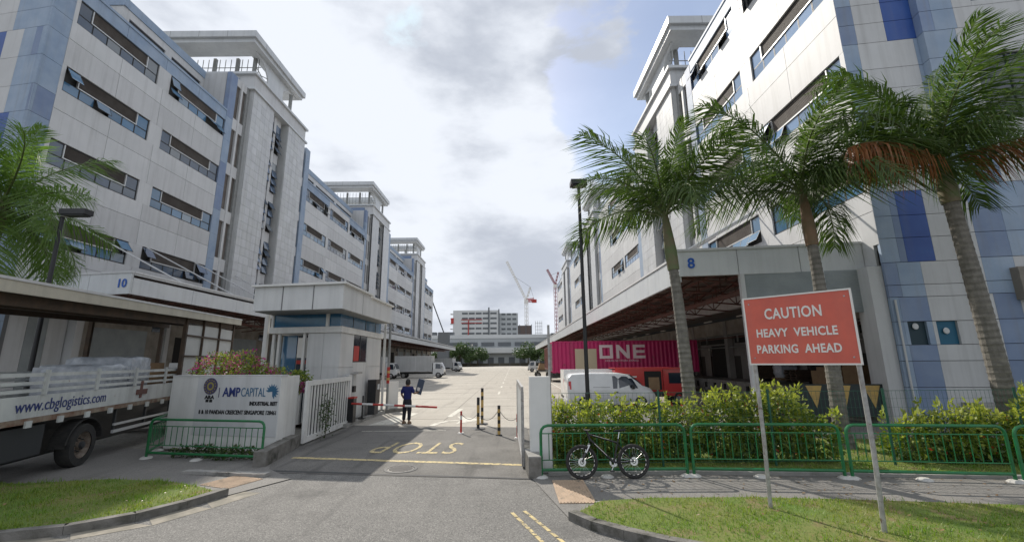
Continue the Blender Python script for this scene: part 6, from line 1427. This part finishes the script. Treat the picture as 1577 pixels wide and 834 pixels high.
MB().box((10.4, -.5, 10), (11.4, 0, 40.5)).build('stair_fin', FD, t); MB().box((17.8, -.5, 10), (18.6, 0, 39.2)).build('stair_fin', FD, t)
MB().box((-4.1, -.6, 14), (-3.4, -.1, 31)).build('red_hoist', RED, t)
for z in (29, 31.5): MB().box((-9, -.6, z), (6, -.1, z + .45)).build('red_rail', RED, t)
MB().box((-16.5, -.5, 29), (-14.5, 1, 33)).build('red_cage', RED, t)
t = thing('unfinished_block', 'brown unfinished concrete block under construction beside the office block', 'building', (3, 316, 0)); MB().box((-2, 0, 0), (11, 20, 27.5)).build('wall', mat('raw_brown', (.13, .10, .09), .9), t)
for x in (-2, 2, 6.5, 10.6): MB().box((x, -.3, 10), (x + .5, 0, 28.2)).build('column', FD, t)
t = thing('scaffold_tower', 'pale scaffolded shaft at the right of the construction block', 'scaffold', (16.5, 314, 0))
for x in (0, 1.6, 3.2, 4.6): MB().box((x, 0, 0), (x + .35, .35, 30.5)).build('standard', ALU, t)
for k in range(10): MB().box((0, 0, 8 + k * 2.3), (5, .3, 8.3 + k * 2.3)).build('ledger', ALU, t)
# tower cranes
def lattice(mb, a, b, w, r, n):
    a, b = Vector(a), Vector(b); d = (b - a).normalized(); u = d.orthogonal().normalized() * w; v = d.cross(u).normalized() * w
    cs = [u + v, u - v, -u - v, -u + v]
    for c_ in cs: mb.tube([a + c_, b + c_], r, 4)
    for i in range(n):
        p, q = a.lerp(b, i / n), a.lerp(b, (i + 1) / n)
        for k in range(4): mb.tube([p + cs[k], q + cs[(k + 1) % 4]], r * .6, 4, caps=False)
def crane(label, loc, mast, jib, cj, m1, m2):
    t = thing('tower_crane', label, 'crane', loc)
    a = MB(); lattice(a, (0, 0, 0), (0, 0, mast), .9, .2, int(mast / 3)); a.build('mast', m1, t)
    a = MB(); lattice(a, (0, 0, mast + 2), (jib[0], 0, mast + 2 + jib[1]), .55, .2, 16); a.build('jib', m1, t)
    a = MB(); lattice(a, (0, 0, mast + 1.5), (cj[0], 0, mast + 1.5 + cj[1]), .9, .3, 4); a.build('counter_jib', m2, t)
    MB().box((cj[0] - 1.8, -1, mast), (cj[0] + 1.8, 1, mast + 2.4)).build('counterweight', m2, t); MB().box((-1.6, -1.5, mast - .5), (1.2, -.2, mast + 2)).build('cab', SIGNWH, t)
    MB().tube([(cj[0], 0, mast + 2), (cj[0] * .55, 0, mast + 12), (jib[0] * .6, 0, mast + 2 + jib[1] * .6)], .1, 4).build('stay_cable', DKFRAME, t); a = MB(); lattice(a, (0, 0, mast + 1.5), (cj[0] * .55, 0, mast + 12), .4, .18, 4); a.build('a_frame', m1, t)
crane('white luffing tower crane with red counterweight behind the construction block', (10.5, 322, 0), 45, (-14.5, 30), (6, .6), SIGNWH, RED)
crane('red tower crane partly hidden by the right warehouse', (33.5, 330, 0), 58, (-6, 12), (5, -2), mat('faded_red', (.30, .10, .11), .7), mat('faded_red', (.3, .1, .11), .7))
t = thing('crawler_crane', 'thin dark crane boom rising beside the end of the left warehouse', 'crane', (-31, 196, 0))
a = MB(); a.tube([(0, 0, 15), (-9, 0, 38)], .28, 5); a.build('boom', DKFRAME, t); MB().box((-2.5, -1.5, 0), (2.5, 1.5, 15.2)).build('base', FD, t)
# low wall and trees at the far end
t = thing('boundary_fence', 'low dark boundary fence along the far edge of the yard', 'fence', (-10, 208, 0)); MB().box((-30, 0, 0), (34, .3, 1.4)).build('panel', mat('fence_far', (.10, .09, .07), .9), t)
for k in range(14): MB().box((-30 + k * 4.8, -.1, 0), (-29.7 + k * 4.8, 0, 1.7)).build('post', FD, t)
def tree(label, x, y, h, r, n, seed):
    rr = np.random.default_rng(seed); t = thing('broadleaf_tree', label, 'tree', (x, y, 0))
    MB().tube([(0, 0, 0), (.1, 0, h * .25), (0, .1, h * .5)], [h * .035, h * .026, h * .018], 7).build('trunk', BARK, t)
    cl = []
    for k in range(9):
        a = k * 2.4; q = np.array([math.cos(a) * r * .62, math.sin(a) * r * .62, h * rr.uniform(.45, .82)]); cl.append((q, r * rr.uniform(.32, .5)))
        if k < 5: MB().tube([(0, 0, h * .4), tuple(q * np.array([.6, .6, .9]))], [h * .016, h * .006], 5).build('limb', BARK, t)
    cl.append((np.array([0, 0, h * .85]), r * .5)); pts = []; ds = []
    for q, rad in cl:
        d = rr.normal(size=(n // 10, 3)); d /= np.linalg.norm(d, axis=1)[:, None]; pts.append(q + d * rad * rr.uniform(.4, 1.1, (n // 10, 1)) * np.array([1.15, 1.15, .75])); ds.append(d)
    link('crown', leaves(np.concatenate(pts), h * .075, LEAFD, outward=np.concatenate(ds) * .6, aspect=.7), t)
k_ = 0
for x, y, h, r, lb in ((-24.5, 203, 10.5, 6.0, 'spreading tree left of the far factory doors'), (-16.5, 204, 8.6, 4.6, 'rounder tree right of the spreading tree'), (-19.5, 199, 6.0, 3.6, 'small tree between the two left trees'), (7.0, 203, 10.3, 6.0, 'broad tree near the end of the right canopy'), (12.5, 200, 8.2, 4.8, 'tree behind the far parked trucks on the right'), (15.5, 190, 6.5, 4, 'low tree beside the end of the right warehouse'), (-37, 200, 7, 5, 'tree seen under the end of the left canopy')):
    tree(lb, x, y, h, r, 2600, 60 + k_); k_ += 1
for x, lb in ((-33, 'left white tent roof at the far end'), (-25, 'right white tent roof beside the first tree')):
    t = thing('tent', lb, 'tent', (x, 209.5, 0)); MB().add([(-4, -3, 4), (4, -3, 4), (4, 3, 4), (-4, 3, 4), (0, 0, 7)], [(0, 1, 4), (1, 2, 4), (2, 3, 4), (3, 0, 4), (3, 2, 1, 0)]).build('roof', SIGNWH, t)
    for a in (-3.9, 3.9): MB().tube([(a, -2.9, 0), (a, -2.9, 4)], .1, 5).build('pole', STEEL, t)

# ------------------------------------------------------------------ groups of repeats
GRP = {'palm_tree': 'palms planted along the compound', 'railing': 'green tube railing sections along the footpath', 'bollard': 'yellow and black posts in the gateway', 'flexible_post': 'slim red posts in the gateway',
       'chain': 'chains strung between the gateway posts', 'street_lamp': 'black lamp posts', 'hedge': 'clipped planting behind the railings', 'shrub': 'clipped planting behind the railings', 'bougainvillea': 'bougainvillea above the sign wall',
       'panel_van': 'vans parked on the right', 'box_van': 'vans parked on the right', 'box_truck': 'trucks standing in the yard', 'shipping_container': 'shipping containers on trailers', 'container_chassis': 'container trailers',
       'wrapped_pallet': 'loads on the lorry bed', 'pallet_stack': 'pallets on the docks', 'carton': 'cartons on the right dock', 'tower_crane': 'tower cranes on the skyline', 'broadleaf_tree': 'trees at the far end of the yard',
       'tent': 'white tents at the far end of the yard', 'warehouse': 'warehouse blocks facing each other', 'tactile_plate': 'tan tactile plates', 'grass': 'grass areas', 'fallen_leaves': 'dry fallen leaves', 'sliding_gate': 'gate leaves', 'folded_gate': 'gate leaves'}
for o in list(SC.objects):
    if o.parent is None and o.get('label') and 'group' not in o:
        b = o.name.split('.')[0]
        if b in GRP: o['group'] = GRP[b]
